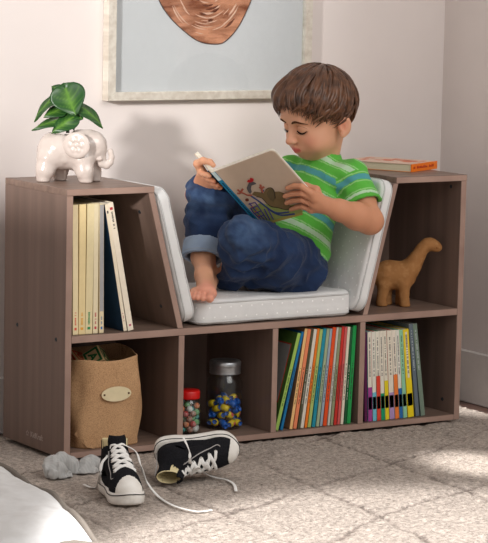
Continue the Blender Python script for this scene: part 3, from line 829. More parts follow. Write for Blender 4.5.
mesh_obj('bag_body', V, Fs, M['burlap'], bg, True)
# fold of cloth at the lower left front corner
mesh_obj('corner_fold', [(-.088,-.088,.050),(-.052,-.108,.001),(-.070,-.101,.004),(-.095,-.082,.035),(-.088,-.085,.050),(-.052,-.104,.001),(-.070,-.097,.004),(-.095,-.078,.035)], [(0,1,2,3),(4,7,6,5),(0,4,5,1),(1,5,6,2),(2,6,7,3),(3,7,4,0)], M['burlap'], bg)
tc_ = at(116.5, 394, .010); 
vs = [(0,-.0012,0)]; tg = []
bm = bmesh.new()
R1 = [bm.verts.new((.0415*math.cos(a), 0, .0185*math.sin(a))) for a in [2*math.pi*i/40 for i in range(40)]]
f = bm.faces.new(R1); g = bmesh.ops.extrude_face_region(bm, geom=[f]); bmesh.ops.translate(bm, vec=(0,.002,0), verts=[v for v in g['geom'] if isinstance(v, bmesh.types.BMVert)])
bmesh.ops.recalc_face_normals(bm, faces=bm.faces)
tgo = bm_obj('oval_tag', bm, plain('pale_wood_tag', (236,220,180), .6), bg); tgo.location = (tc_.x-.145, tc_.y-.12-.0005, tc_.z-.0155)
tgo['label'] = 'pale wooden oval tag'
for sx in (-1, 1):
    tubes('tag_rivet', [([(sx*.034,-.0012,0), (sx*.034,.0012,0)], .0026)], plain('brown_thread', (112,82,56)), tgo, n=10)
def toy_block(label, loc, rot, c1, c2, letter):
    s = .024
    t = thing('toy_block', label, 'toy block', loc, rot, group='wooden blocks in the burlap bag')
    box('wooden_cube', -s, s, -s, s, -s, s, M['blockwood'], t, bev=.002)
    bm = bmesh.new()
    for ax in range(3):
        for sg in (1, -1):
            for (a0, a1, b0, b1) in ((-.85,.85,.62,.85), (-.85,.85,-.85,-.62), (-.85,-.62,-.62,.62), (.62,.85,-.62,.62)):
                lo_ = [0,0,0]; hi_ = [0,0,0]; lo_[ax] = s*sg-.0003; hi_[ax] = s*sg+.0004*sg
                if lo_[ax] > hi_[ax]: lo_[ax], hi_[ax] = hi_[ax], lo_[ax]
                p, r_ = [(1,2),(0,2),(0,1)][ax]
                lo_[p], hi_[p], lo_[r_], hi_[r_] = a0*s, a1*s, b0*s, b1*s
                add_box(bm, lo_[0], hi_[0], lo_[1], hi_[1], lo_[2], hi_[2])
    bm_obj('painted_border', bm, c1, t)
    for k, rt in enumerate((Euler((R(90),0,0)), Euler((R(90),0,R(-90))), Euler((0,0,0)))):
        cu = bpy.data.curves.new('l', 'FONT'); cu.body = letter; cu.size = .030; cu.extrude = .0006; cu.align_x = 'CENTER'; cu.align_y = 'CENTER'; cu.offset = .001
        to = bpy.data.objects.new('tmp_text', cu); COL.objects.link(to); me = bpy.data.meshes.new_from_object(to.evaluated_get(bpy.context.evaluated_depsgraph_get())); bpy.data.objects.remove(to)
        o = (0,-s,0) if k == 0 else (-s,0,0) if k == 1 else (0,0,s)
        me.transform(Matrix.Translation(o) @ rt.to_matrix().to_4x4()); me.materials.clear(); me.materials.append(c1)
        link(bpy.data.objects.new('painted_letter', me), t)
    return t
M['blockwood'] = noise_mat('pale_block_wood', (206,166,116), (226,192,144), scale=(80,6,6), nscale=1, rough=.6)
toy_block('wooden block with orange-red painted border poking out of the burlap bag', tuple(at(76, 364, .140)), (R(28), R(18), R(10)), plain('red_paint', (206,78,40)), None, 'G')
toy_block('wooden block with green painted border leaning in the burlap bag', tuple(at(96.5, 360, .116)), (R(52), R(28), R(34)), plain('green_paint', (44,110,60)), None, 'A')
# blocks below that carry them
for i, (x, y, z) in enumerate(((.085,.075,.160), (.135,.085,.165), (.08,.15,.155), (.15,.15,.16))): pass

# ------------------------------------------------------------------ jars
M['glass'] = glass_mat('clear_jar_glass')
M['zinc'] = noise_mat('zinc_lid', (150,152,154), (200,202,204), nscale=30, rough=.32, spec=.5, metal=.9)
def settle(n, R_, r_list, zmin, seed, iters=900):
    rs = np.random.RandomState(seed); P = np.stack([rs.uniform(-R_*.6,R_*.6,n), rs.uniform(-R_*.6,R_*.6,n), np.linspace(zmin+.01, zmin+.0065*n, n)], 1)
    r = np.array(r_list)
    for it in range(iters):
        P[:,2] -= .0007*(1-it/iters)+.00002
        for _ in range(3):
            dlt = P[:,None]-P[None]; dist = np.linalg.norm(dlt, axis=-1)+np.eye(n); ov = np.maximum(r[:,None]+r[None]-dist, 0)*(1-np.eye(n))
            P += (dlt/dist[...,None]*ov[...,None]*.5).sum(1)*.9
            rad = np.linalg.norm(P[:,:2], axis=1)+1e-9; ex = np.maximum(rad+r-R_, 0); P[:,:2] -= P[:,:2]/rad[:,None]*ex[:,None]
            P[:,2] = np.maximum(P[:,2], zmin+r)
    return P
JB = Vector((.527, .112, .0155))
jar = thing('candy_jar', 'large clear glass jar with grey metal lid holding wrapped candies', 'jar', tuple(JB))
jo = [(.0001,0),(.038,0),(.0445,.004),(.0465,.010),(.0465,.118),(.044,.128),(.037,.137),(.0355,.141),(.0355,.168)]
ji = [(.0335,.168),(.0335,.141),(.035,.136),(.042,.127),(.0445,.117),(.0445,.010),(.042,.006),(.036,.004),(.0001,.004)]
lathe('glass_body', jo+ji, M['glass'], jar, 48)
lathe('lid', [(.0001,.1695),(.037,.1695),(.0378,.143),(.0405,.142),(.041,.1445),(.0398,.147),(.0408,.150),(.0398,.153),(.0408,.156),(.0398,.159),(.0408,.162),(.0408,.172),(.038,.1755),(.030,.1765),(.0285,.1745),(.0001,.1745)], M['zinc'], jar, 48)
yel = plain('yellow_wrapper', (240,208,40), .35, .5); blu = plain('blue_wrapper', (24,98,190), .35, .5); pnk = plain('pink_print', (226,96,110), .4)
def candy(kind):
    lb = {'y': 'small yellow wrapped candy with pink print and twisted ends in the glass jar', 'b': 'small shiny blue wrapped candy with twisted ends in the glass jar'}[kind]
    t = thing('wrapped_candy', lb, 'candy', (0,0,0), (0,0,0), 'wrapped candies in the large jar')
    v = [(-.0112,0),(-.0108,.0050),(-.0085,.0086),(.0085,.0086),(.0108,.0050),(.0112,0)]
    o = lathe('wrapper', [(max(r,.0001), z) for z, r in v], yel if kind == 'y' else blu, t, 14)
    for s in (1,-1):
        n = 12; V = [(0,0,s*.0105)]
        for i in range(n*1):
            a = 2*math.pi*i/n; r = .0050*(1+.35*(i % 2)); V.append((r*math.cos(a), r*math.sin(a), s*(.0142+.0015*(i % 2))))
        V2 = [(0,0,s*.0098)]+[(x*1.02, y*1.02, z+.0005*s) for x, y, z in V[1:]]
        Fs = [(0, 1+i, 1+(i+1) % n) for i in range(n)]+[(n+1, n+2+(i+1) % n, n+2+i) for i in range(n)]
        mesh_obj('twisted_end', V+V2, Fs, blu, t)
    if kind == 'y':
        V = []; 
        for zz in (-.0058, .0058):
            for i in range(7): a = R(-55+i*18); V.append((.0089*math.cos(a), .0089*math.sin(a), zz))
        mesh_obj('printed_label', V, [(i, i+1, 8+i, 7+i) for i in range(6)], pnk, t)
        V = []
    return t
NC = 40
Pc = settle(NC, .0435, [.0113]*NC, .005, 4)
protoy, protob = candy('y'), candy('b'); first = {'y': protoy, 'b': protob}; used = set()
rs = random.Random(5)
for i in range(NC):
    k = 'y' if i % 5 in (0,2,3) else 'b'
    o = first[k] if k not in used else copy_tree(first[k]); used.add(k)
    p = Pc[i]; o.location = (JB.x+p[0], JB.y+p[1], JB.z+p[2])
    o.rotation_euler = (R(90+rs.uniform(-30,30)), R(rs.uniform(-40,40)), R(rs.uniform(-40,50)+57 if False else rs.uniform(-60,30)))
SB = Vector((.4035, .088, .0155))
sj = thing('marble_jar', 'small glass jar with a bright red lid full of marbles', 'jar', tuple(SB))
lathe('glass_body', [(.0001,0),(.027,0),(.031,.003),(.032,.008),(.032,.072),(.029,.084),(.0255,.089),(.0255,.104),(.0238,.104),(.0238,.088),(.0275,.083),(.0302,.071),(.0302,.008),(.028,.005),(.0001,.004)], M['glass'], sj, 40)
lathe('lid', [(.0001,.1045),(.026,.1045),(.0265,.091),(.0292,.0905),(.0298,.093),(.0298,.109),(.028,.1115),(.0001,.1115)], plain('red_plastic_lid', (222,24,20), .35, .5), sj, 40)
mc = [('teal',(40,150,140)),('white',(226,222,214)),('orange',(226,110,48)),('green',(96,170,96)),('light blue',(120,170,200)),('brown',(150,84,60)),('red',(196,50,46)),('pale green',(170,210,170))]
NM = 44; rl = [.0082]*NM; rl[NM-5] = .0125; rl[20] = .0105
Pm = settle(NM, .0298, rl, .0045, 9)
mm_ = {}
for i in range(NM):
    nm, c = mc[i % 8] if i != NM-5 else mc[0]
    key = (nm, rl[i])
    if key not in mm_:
        bm = bmesh.new(); bmesh.ops.create_uvsphere(bm, u_segments=20, v_segments=14, radius=rl[i]*.99)
        o = bm_obj('glass_marble', bm, noise_mat('marble_'+nm.replace(' ', '_'), c, tuple(min(255, int(v*.5+120)) for v in c), nscale=90, rough=.08, spec=.6), None, True); mm_[key] = o
    else:
        o = mm_[key].copy(); COL.objects.link(o)
    tag(o, ('large ' if rl[i] > .009 else '')+nm+' glass marble inside the small red-lidded jar', 'marble', 'glass marbles in the small jar')
    o.location = (SB.x+Pm[i][0], SB.y+Pm[i][1], SB.z+Pm[i][2]); o.rotation_euler = (i, i*2, i*3)
#PART4
# ------------------------------------------------------------------ shoes
from mathutils.bvhtree import BVHTree
M['rubber'] = noise_mat('white_rubber', (226,222,214), (240,237,231), nscale=40, rough=.45, spec=.4)
M['canvas'] = noise_mat('black_canvas', (20,20,23), (36,36,40), nscale=500, rough=.9, spec=.1, bump=.4, bscale=900)
M['lining'] = plain('cream_lining', (226,212,168), .9, .05)
M['lace'] = noise_mat('white_cotton_lace', (232,230,226), (246,245,242), nscale=700, rough=.9, spec=.05, bump=.4)
M['blackrub'] = plain('black_rubber_line', (26,26,28), .4)
M['stitch'] = plain('pale_stitching', (190,186,184), .8, .1)
def outline(off=0, n=64):
    key = [(-.0925,0),(-.088,.017),(-.075,.028),(-.05,.0315),(-.015,.030),(.02,.034),(.045,.0375),(.066,.035),(.082,.024),(.0905,.011),(.0925,0)]
    pts = catmull([(x, y, 0) for x, y in key], 6)
    up = [(p.x, p.y) for p in pts]; lo_ = [(x, -y) for x, y in up[::-1][1:-1]]
    out = up+lo_; 
    if off:
        res = []
        for i, (x, y) in enumerate(out):
            a = Vector(out[i-1]); b = Vector(out[(i+1) % len(out)]); t = (b-a).normalized(); res.append((x-t.y*off*-1*-1, y+t.x*off))
        out = res
    return out
def upper_prims(F, g=0):
    F.ell((-.056,0,.045), (.0315+g,.027+g,.045+g), .01)
    F.chain([((-.050,0,.055),.0285+g),((-.052,0,.122),.0285+g)], .01)
    F.chain([((-.035,0,.078),.024+g),((-.002,0,.057),.0265+g),((.040,0,.037),.0285+g),((.058,0,.028),.0285+g)], .014)
    F.ell((.05,0,.022), (.038+g,.0335+g,.026+g), .012)
    F.ell((-.005,0,.024), (.080+g,.0300+g,.020+g), .008)
    return F
def make_shoe(label):
    t = thing('sneaker', label, 'shoe', (0,0,0))
    ol_ = outline(); n = len(ol_); V = []; levels = [(0,-.0015),(.002,0),(.012,.0008),(.021,.0003),(.0235,-.0012)]
    for z, o in levels:
        oo = [(x*(1+o/.09*1), y*(1+o/.033)) for x, y in ol_]
        V += [(x, y, z+.006*max(0, (x-.06)/.033)**2*(1 if z > 0 else .35)) for x, y in oo]
    Fs = [(j*n+i, (j+1)*n+i, (j+1)*n+(i+1) % n, j*n+(i+1) % n) for j in range(len(levels)-1) for i in range(n)]
    Fs += [tuple(range(n)), tuple(len(V)-n+i for i in range(n))[::-1]]
    so = mesh_obj('sole', V, Fs, M['rubber'], t, True)
    bm = bmesh.new(); bm.from_mesh(so.data); bmesh.ops.recalc_face_normals(bm, faces=bm.faces); bm.to_mesh(so.data); bm.free()
    ln = [(x*1.011, y*1.026, .0185+.006*max(0, (x-.06)/.033)**2) for x, y in ol_]
    v, f = tube_geo(ln, .0011, 5, close=True); mesh_obj('black_stripe', v, f, M['blackrub'], so, True)
    F = upper_prims(Field(.0018))
    F.cap((-.049,0,.045), (-.052,0,.16), .0262, .0262, .004, sub=True)
    F.cap((-.03,0,.05), (.03,0,.036), .018, .016, .006, sub=True)
    def cutf(P):
        top = P[...,2]-(.112+.10*np.clip(-(P[...,0]+.05), -.03, .03)*-1)
        thr = np.maximum(np.maximum(np.abs(P[...,1])-.0085, -(P[...,0]+.045)), np.maximum(-(P[...,2]-.062), P[...,0]-.022))
        return np.maximum(np.maximum(.015-P[...,2], top), -thr)
    up = F.mesh('upper', M['canvas'], t, cut=cutf)
    F = Field(.0016); F.cap((-.049,0,.045), (-.052,0,.15), .0270, .0270, .001); F.cap((-.049,0,.045), (-.052,0,.16), .0250, .0250, .001, sub=True)
    F.mesh('lining', M['lining'], t, cut=lambda P: np.maximum(P[...,2]-.1145-.10*(P[...,0]+.05), .05-P[...,2]))
    F = upper_prims(Field(.0018), .0016); F.mesh('toe_cap', M['rubber'], t, cut=lambda P: np.maximum(.012-P[...,2], .0655-P[...,0]+ (P[...,1]**2)*9))
    # tongue
    V = []; nU, nV = 14, 9
    for i in range(nU):
        u = i/(nU-1); c = Vector((.026,0,.062)).lerp(Vector((-.018,0,.103)), min(1, u*1.35)) if u < .74 else Vector((-.018,0,.103))+Vector((-.004,0,.022))*((u-.74)/.26)
        for j in range(nV):
            v_ = (j/(nV-1)*2-1); hw = .0155+.004*u
            if u > .9: hw *= 1-.18*(u-.9)/.1
            V.append(c+Vector((-.012*v_*v_, v_*hw, -.004*v_*v_*(1-u))))
    to_ = mesh_obj('tongue', V, [(i*nV+j, (i+1)*nV+j, (i+1)*nV+j+1, i*nV+j+1) for i in range(nU-1) for j in range(nV-1)], M['canvas'], t, True)
    md = to_.modifiers.new('thickness', 'SOLIDIFY'); md.thickness = .003; md.offset = 0
    bv = BVHTree.FromPolygons([v.co for v in up.data.vertices], [list(p.vertices) for p in up.data.polygons])
    def onto(p, off=.0016):
        dirv = Vector((.45, p[1]*22, .8)).normalized()
        h = bv.find_nearest(Vector(p)+dirv*.004)
        return h[0]+h[1]*off if h[1].dot(dirv) > 0 else h[0]-h[1]*off
    rows = [(.036,.058),(.021,.067),(.007,.076),(-.006,.086),(-.016,.096),(-.023,.108)]
    ey = {}
    for i, (x, z) in enumerate(rows):
        for s in (1,-1):
            p = onto((x, s*.0165, z-.004)); ey[(i,s)] = p
            ang = [2*math.pi*k/12 for k in range(12)]
            h = bv.find_nearest(p); nrm = h[1]; a = nrm.orthogonal().normalized(); b = nrm.cross(a)
            pts = [p-nrm*.0008+a*math.cos(g)*.0026+b*math.sin(g)*.0026 for g in ang]
            v, f = tube_geo(pts, .0008, 5, close=True, up=tuple(nrm)); mesh_obj('eyelet', v, f, M['rubber'], up, True)
    lst = []
    for i in range(5):
        for s in (1,-1):
            a = ey[(i,s)]; b = ey[(i+1,-s)]; md_ = (a+b)/2+Vector((.003,0,.0052 if s > 0 else .0075))
            lst.append((catmull([a, a.lerp(md_, .5)+Vector((.001,0,.003)), md_, b.lerp(md_, .5)+Vector((.001,0,.003)), b], 4), .0040))
    a, b = ey[(0,1)], ey[(0,-1)]; lst.append((catmull([a, (a+b)/2+Vector((.003,0,.004)), b], 5), .0040))
    tubes('crossed_lace', lst, M['lace'], t, n=8, flat=.45, up=(.5,0,.8))
    # side stitching following the eyelet stay
    lst = []
    for s in (1,-1):
        for o in (.0245, .027):
            pts = [onto((x+.004, s*o, z-.014), .0004) for x, z in rows]+[onto((-.02, s*o, .035), .0004)]
            lst.append((catmull([onto((.046, s*o*.8, .044), .0004)]+pts[:-1], 4), .0006))
    tubes('stitching', lst, M['stitch'], up, n=5)
    # heel strip
    lst = [([bvp for bvp in [Vector((-.0885+.0015*k, 0, .024+.0145*k)) for k in range(6)]], .0022)]
    tubes('heel_strip', [([(-.0885,0,.026),(-.0885,0,.045),(-.0875,0,.07),(-.0840,0,.09),(-.0815,0,.105)], .0026)], M['stitch'], up, n=6, flat=.5, up=(1,0,0))
    return t, ey
shA, ey = make_shoe('black canvas high-top sneaker standing upright by the grey socks, toe towards the camera')
SHS = 1.08; shA.location = (-.090, -.437, .0042); shA.scale = (SHS,)*3
shA.rotation_euler = (0, 0, math.atan2(-.965, -.262))
bpy.context.view_layer.update()
shB = copy_tree(shA); shB['label'] = 'black canvas high-top sneaker lying on its side in front of the cubbies'
e1 = Vector((.870, -.465, .055)).normalized(); e3 = Vector((-.45, -.78, -.36)); e3 = (e3-e3.dot(e1)*e1).normalized(); e2 = e3.cross(e1)
mB = Matrix((e1, e2, e3)).transposed().to_4x4(); shB.rotation_euler = mB.to_euler(); shB.location = at(196, 455, -.30)
mB = Matrix.LocRotScale(shB.location, shB.rotation_euler, (SHS,)*3)
for ch in [c for k in shB.children for c in [k]+list(k.children)]:
    ch.data = ch.data.copy()
    co = np.empty(len(ch.data.vertices)*3, np.float32); ch.data.vertices.foreach_get('co', co); co = co.reshape(-1,3)
    t_ = sstep(.055, .12, co[:,2])*(co[:,0] < .02); sg_ = 1 if e2.z < 0 else -1
    co[:,1] = co[:,1]*(1-.42*t_)-.004*t_*(-sg_); co[:,0] -= .016*t_
    ch.data.vertices.foreach_set('co', co.ravel()); ch.data.update()
lowB = min((mB @ Vector(c)).z for c in [v.co for ch in shB.children if ch.type == 'MESH' for v in ch.data.vertices][::7]); shB.location.z += .003-lowB
def lace(shoe, pts, rad=.0038):
    o = tubes('loose_lace', [(catmull(pts, 8), rad)], M['lace'], shoe, n=8, flat=.35)
    o.matrix_parent_inverse = Matrix.LocRotScale(shoe.location, shoe.rotation_euler, (SHS,)*3).inverted(); return o
mA = Matrix.LocRotScale(shA.location, shA.rotation_euler, (SHS,)*3); mBw = Matrix.LocRotScale(shB.location, shB.rotation_euler, (SHS,)*3)
gz = .0035
fl = lambda x, y, dz=gz: at(x, y, dz, 2)
eA = mA @ ey[(5,1)]; eA2 = mA @ ey[(5,-1)]
print('eyA', eA, eA2, 'shB', shB.location)
lace(shA, [eA, at(136,452,eA.y-.01), at(141,466,eA.y-.02), at(147,482,eA.y-.02), fl(158,496), fl(170,504), fl(184,509), fl(199,511.5), fl(212,510)])
lace(shA, [eA2, at(108,455,eA2.y), at(102,463,eA2.y-.01), at(99.5,476,eA2.y-.01), fl(97,487), fl(90,487), fl(84,484.5)])
eB = mBw @ ey[(4,1)]; eB2 = mBw @ ey[(4,-1)]
lace(shB, [eB2, at(197,467,eB2.y-.02), fl(206,474,.012), fl(216,477.5), fl(227,480), fl(234,484.5), fl(236,491)])
lace(shB, [eB, at(190,462,eB.y-.02), at(189.5,452,eB.y-.02), at(186.5,444,eB.y-.015), at(183,437,eB.y-.005)])

# ------------------------------------------------------------------ socks
M['sock'] = vc_mat('grey_rib_knit', rough=.95, spec=.05, bump=.5, bscale=700, sheen=.2)
def sock(label, c, chains, seed, grp='grey socks'):
    t = thing('sock', label, 'sock', tuple(c), group=None)
    F = Field(.002)
    for ch in chains: F.chain(ch, .008)
    C0 = np.array(c)
    F.ell(chains[1][-1][0]+np.array([.004,-.016,.004]), (.013,.014,.0085), .004, sub=True)
    def disp(P):
        a = vnoise(P+np.array([seed,0,0]), 38, seed); b = vnoise(P+np.array([seed,0,0]), 75, seed+1)
        c_ = vnoise((P+np.array([seed,0,0]))@np.array([[1,.5,0],[-.5,1,.3],[0,-.3,.35]]), 62, seed+2); return .0030*(np.abs(a)*2-.6)+.0042*(np.abs(c_)*2-.5)
    def col(V):
        cc = np.tile(np.array(lin((188,188,186))), (len(V),1)); r = .5+.5*np.sin(V[:,0]*900+V[:,1]*500+fbm(V, 30, 2)*6); return mixc(cc, lin((166,166,165)), r*.5)
    o = F.mesh('knit', M['sock'], t, disp=disp, color=col, cut=lambda P: -.0-P[...,2]+.0005); wl(o, t)
    return t
g = lambda x, y, z: tuple(np.array(at(x, y, z, 2)))
def gp(x, y, yy): return np.array(at(x, y, yy))
sock('crumpled grey sock left of the upright sneaker, nearest the bookcase side', (gp(60,474,-.16)[0], -.16, 0), [[(gp(50,470,-.17),.019),(gp(52,463,-.15),.016),(gp(62,460,-.14),.016),(gp(70,465,-.14),.017),(gp(74,472,-.15),.014)], [(gp(53,475,-.19),.012),(gp(60,469,-.18),.014),(gp(66,474,-.18),.013)], [(gp(62,477,-.19),.010),(gp(69,477,-.18),.010)], [(gp(72,461,-.12),.010),(gp(80,468,-.13),.012)]], 3)
sock('crumpled grey sock between the other sock and the upright sneaker', (gp(90,470,-.15)[0], -.15, 0), [[(gp(82,474,-.16),.014),(gp(86,465,-.15),.015),(gp(94,463,-.14),.014),(gp(101,470,-.14),.015),(gp(106,475,-.15),.012)], [(gp(88,476,-.17),.012),(gp(96,473,-.17),.012)], [(gp(84,463,-.13),.010),(gp(90,458,-.13),.009)]], 8)

# ------------------------------------------------------------------ pillow at lower left
M['pil'] = noise_mat('white_cotton', (206,204,202), (218,217,216), nscale=25, rough=.9, spec=.05, bump=.3, bscale=300)
def pillow():
    a_ = at(-2,480,.115,2); b_ = at(82,543,.115,2); e_ = (a_-b_).normalized(); PANG = math.atan2(-e_.x, e_.y); c_ = (a_+b_)/2-Vector((math.cos(PANG), math.sin(PANG), 0))*.292+e_*-.06
    t = thing('floor_cushion', 'white cotton floor cushion with grey piping at the lower left corner', 'cushion', (c_.x, c_.y, 0))
    N_ = 60; hx, hy = .30, .40; V = []
    rot = Matrix.Rotation(PANG, 3, 'Z'); tilt = Matrix.Rotation(R(-8), 3, 'Y')
    def pos(u, v, s):
        eu = 1-abs(u)**3.2; ev = 1-abs(v)**3.2; h = .070*(max(eu,0)*max(ev,0))**.36
        x = hx*u*(1-.05*(1-v*v)*0-.04*abs(v)**2); y = hy*v*(1-.04*u*u)
        p = np.array([[u*3, v*3, s]]); w = .006*vnoise(p, 1.3, 5)[0]+.003*vnoise(p, 3.1, 6)[0]
        edge = max(abs(u), abs(v)); pk = .004*math.sin(16*u+5*v)*math.exp(-((1-edge)/.12)**2)
        return Vector((x, y, s*(h+(w+pk)*min(1, h/.02))))
    for s in (1,-1):
        for i in range(N_+1):
            for j in range(N_+1):
                p = rot @ (tilt @ pos(i/N_*2-1, j/N_*2-1, s)); V.append(p)
    A = (N_+1)**2
    Fs = [(i*(N_+1)+j, (i+1)*(N_+1)+j, (i+1)*(N_+1)+j+1, i*(N_+1)+j+1) for i in range(N_) for j in range(N_)]
    Fs += [(A+i*(N_+1)+j, A+i*(N_+1)+j+1, A+(i+1)*(N_+1)+j+1, A+(i+1)*(N_+1)+j) for i in range(N_) for j in range(N_)]
    zmin = min(v.z for v in V); V = [v+Vector((0,0,-zmin)) for v in V]
    b = mesh_obj('cover', V, Fs, M['pil'], t, True)
    ring = [(1, v) for v in np.linspace(-1,1,30)[:-1]]+[(u, 1) for u in np.linspace(1,-1,26)[:-1]]+[(-1, v) for v in np.linspace(1,-1,30)[:-1]]+[(u, -1) for u in np.linspace(-1,1,26)[:-1]]
    pts = [rot @ (tilt @ (pos(u*.972, v*.972, 1)))+Vector((0,0,-zmin+.003+.002*math.sin(9*u+11*v))) for u, v in ring]
    v, f = tube_geo(pts, .006, 8, close=True); mesh_obj('piping', v, f, plain('grey_piping_cord', (122,114,106), .85, .1), t, True)
    return t
pw = pillow()
#PART5
# ------------------------------------------------------------------ the open board book
bA = Vector((.4654,.10,.6753)); bD = Vector((.6129,.10,.5348)); bB = Vector((.5528,-.05,.7431)); bE = Vector((.510,.262,.7120))
Vd = bD-bA; Ud = bB-bA; Ed = bE-bA
hb = thing('board_book', 'open picture book with a cartoon bird on its cover held up by the boy', 'book', tuple(bA))
def board(name, O, U, Vv, th, m, n_out, r=.012):
    n = U.cross(Vv).normalized()
    if n.dot(Vector(n_out)) < 0: n = -n
    k = []; u = U.normalized(); v = Vv.normalized(); lu, lv = U.length, Vv.length
    k += [(0,0)]
    k += [(lu-r+r*math.sin(a), r-r*math.cos(a)) for a in [R(t) for t in range(0,91,15)]]
    k += [(lu-r+r*math.cos(a), lv-r+r*math.sin(a)) for a in [R(t) for t in range(0,91,15)]]
    k += [(0,lv)]
    A = [O+u*x+v*y for x, y in k]; B = [p-n*th for p in A]; N_ = len(k)
    Fs = [tuple(range(N_)), tuple(range(2*N_-1, N_-1, -1))]+[(i, N_+i, N_+(i+1) % N_, (i+1) % N_) for i in range(N_)]
    bm = bmesh.new(); vs = [bm.verts.new(p) for p in A+B]
    for f in Fs: bm.faces.new([vs[i] for i in f])
    bmesh.ops.recalc_face_normals(bm, faces=bm.faces)
    return wl(bm_obj(name, bm, m, hb), hb), n
M['cov'] = plain('tan_cover_print', (206,184,162), .4, .4, 0, 3)
fc, nF = board('front_cover', bA, Ud, Vd, .0022, M['cov'], (-.5,-.8,0)); bk, nB = board('back_cover', bA, Ed, Vd, .0022, M['cov'], (-1,0,0))
board('white_edge', bA-nF*.0022, Ud*1.012, Vd, .0035, M['cover_l'], nF)
board('page_block', bA-nF*.0057, Ud*.985, Vd*.99, .006, M['paper'], nF); board('page_block', bA-nB*.0022, Ed*.985, Vd*.99, .009, M['paper'], nB)
# spine: teal strip
sv = Vd.normalized()
def strip(name, a0, a1, m, off=.0006, w0=0, w1=1):
    # band on the front cover next to the spine
    u = Ud.normalized(); p = [bA+u*w0+sv*a0, bA+u*w1+sv*a0, bA+u*w1+sv*a1, bA+u*w0+sv*a1]
    bm = bmesh.new(); A = [bm.verts.new(q_+nF*off) for q_ in p]; B = [bm.verts.new(q_-nF*.0003) for q_ in p]
    bm.faces.new(A); bm.faces.new(B[::-1])
    for i in range(4): bm.faces.new((A[i], B[i], B[(i+1) % 4], A[(i+1) % 4]))
    bmesh.ops.recalc_face_normals(bm, faces=bm.faces); return wl(bm_obj(name, bm, m, hb), hb)
strip('spine_band', 0, Vd.length, cmat((36,130,168)), .0007, 0, .012); strip('spine_band', .0, .03, cmat((214,232,232)), .0010, .001, .011)
bm = bmesh.new(); rs = random.Random(4); s_ = .04; u_ = Ud.normalized()
while s_ < .195:
    l = rs.uniform(.003,.007); p = [bA+u_*a+sv*b+nF*.0011 for a, b in ((.004,s_),(.0085,s_),(.0085,s_+l*.7),(.004,s_+l*.7))]; bm.faces.new([bm.verts.new(x) for x in p]); s_ += l
wl(bm_obj('spine_lettering', bm, cmat((16,60,90)), hb), hb)
# cover picture, laid out on the cover in its own u,v (both 0..1)
def cuv(zx, zy):
    px, py = 235+zx/6.97, 165+zy/6.97; dx, dy = px-211, py-173
    return ((53*dx-48*dy)/4390, (23*dx+62*dy)/4390)
def art_poly(name, pts, col, lvl):
    bm = bmesh.new(); o = .0003*lvl+.0002
    bm.faces.new([bm.verts.new(bA+Ud*u+Vd*v+nF*o) for u, v in [cuv(*p) for p in pts]]); bmesh.ops.recalc_face_normals(bm, faces=bm.faces)
    return wl(bm_obj(name, bm, cmat(col), hb), hb)
def art_line(name, paths, w, col, lvl):
    lst = []
    for pts in paths:
        sp = catmull([bA+Ud*u+Vd*v+nF*(.0002+.0003*lvl) for u, v in [cuv(*p) for p in pts]], 5); lst.append((sp, w))
    return wl(tubes(name, lst, cmat(col), hb, n=6, flat=.15, up=tuple(nF)), hb)
art_poly('painted_grass', [(98,298),(180,260),(290,290),(420,270),(480,318),(440,338),(330,372),(236,396),(190,392),(140,340)], (150,162,92), 0)
art_poly('painted_grass', [(200,400),(236,392),(470,322),(478,340),(300,390),(230,412)], (178,160,84), 1)
art_line('painted_chair', [[(110,210),(170,250),(215,285),(270,325),(330,345),(420,335)],[(215,285),(250,310),(300,330),(380,322)],[(200,170),(190,200),(230,250),(260,270)]], .0026, (60,76,128), 2)
art_line('painted_fence', [[(110,300),(130,330),(165,360),(200,392)],[(100,262),(150,320),(215,388)],[(140,255),(180,310),(225,378)],[(95,270),(140,255)],[(110,300),(160,280)],[(135,335),(185,315)],[(160,360),(205,345)],[(230,300),(270,376)],[(205,300),(245,380)]], .0016, (84,70,140), 3)
art_line('painted_flowers', [[(118,285),(122,290)],[(140,318),(146,324)],[(165,345),(170,352)],[(150,300),(155,306)]], .0028, (190,110,60), 4)
art_poly('painted_bird_body', [(118,200),(135,180),(165,182),(200,190),(215,165),(240,152),(262,156),(275,180),(310,178),(345,190),(355,215),(350,250),(395,280),(420,300),(360,304),(300,290),(260,284),(225,262),(190,225),(150,214)], (124,104,70), 4)
art_poly('painted_bird_knee', [(222,190),(240,160),(262,160),(275,190),(282,225),(270,250),(250,240),(230,215)], (104,90,62), 5)
art_line('painted_bird_arm', [[(120,204),(90,205),(60,192),(38,184),(18,166)],[(40,186),(30,195),(16,192)],[(42,184),(50,170),(56,160)]], .0026, (176,96,76), 5)
art_line('painted_bird_arm', [[(195,186),(188,165),(178,130)],[(186,158),(205,145)],[(184,158),(170,148)]], .0026, (176,96,76), 5)
art_poly('painted_bird_head', [(92,130),(100,114),(120,108),(146,118),(150,126),(132,132),(116,138),(112,160),(118,182),(106,196),(92,180),(82,155)], (92,88,90), 5)
art_poly('painted_bird_comb', [(84,112),(92,96),(104,98),(108,82),(120,86),(132,90),(130,106),(116,114),(98,116)], (188,36,40), 6)
art_line('painted_bird_outline', [[(150,214),(190,225),(225,262),(260,284),(300,290),(350,302),(416,300)],[(215,165),(240,152),(262,156),(275,180),(282,225)]], .0011, (52,42,36), 6)
art_poly('painted_ball', [(72,232),(84,226),(96,230),(98,244),(84,250),(72,244)], (120,60,44), 5)

# ------------------------------------------------------------------ the boy
boy = thing('person', 'person in a green striped t-shirt and jeans sitting barefoot in the nook, reading', 'person', (.74, .16, ZS+.066))
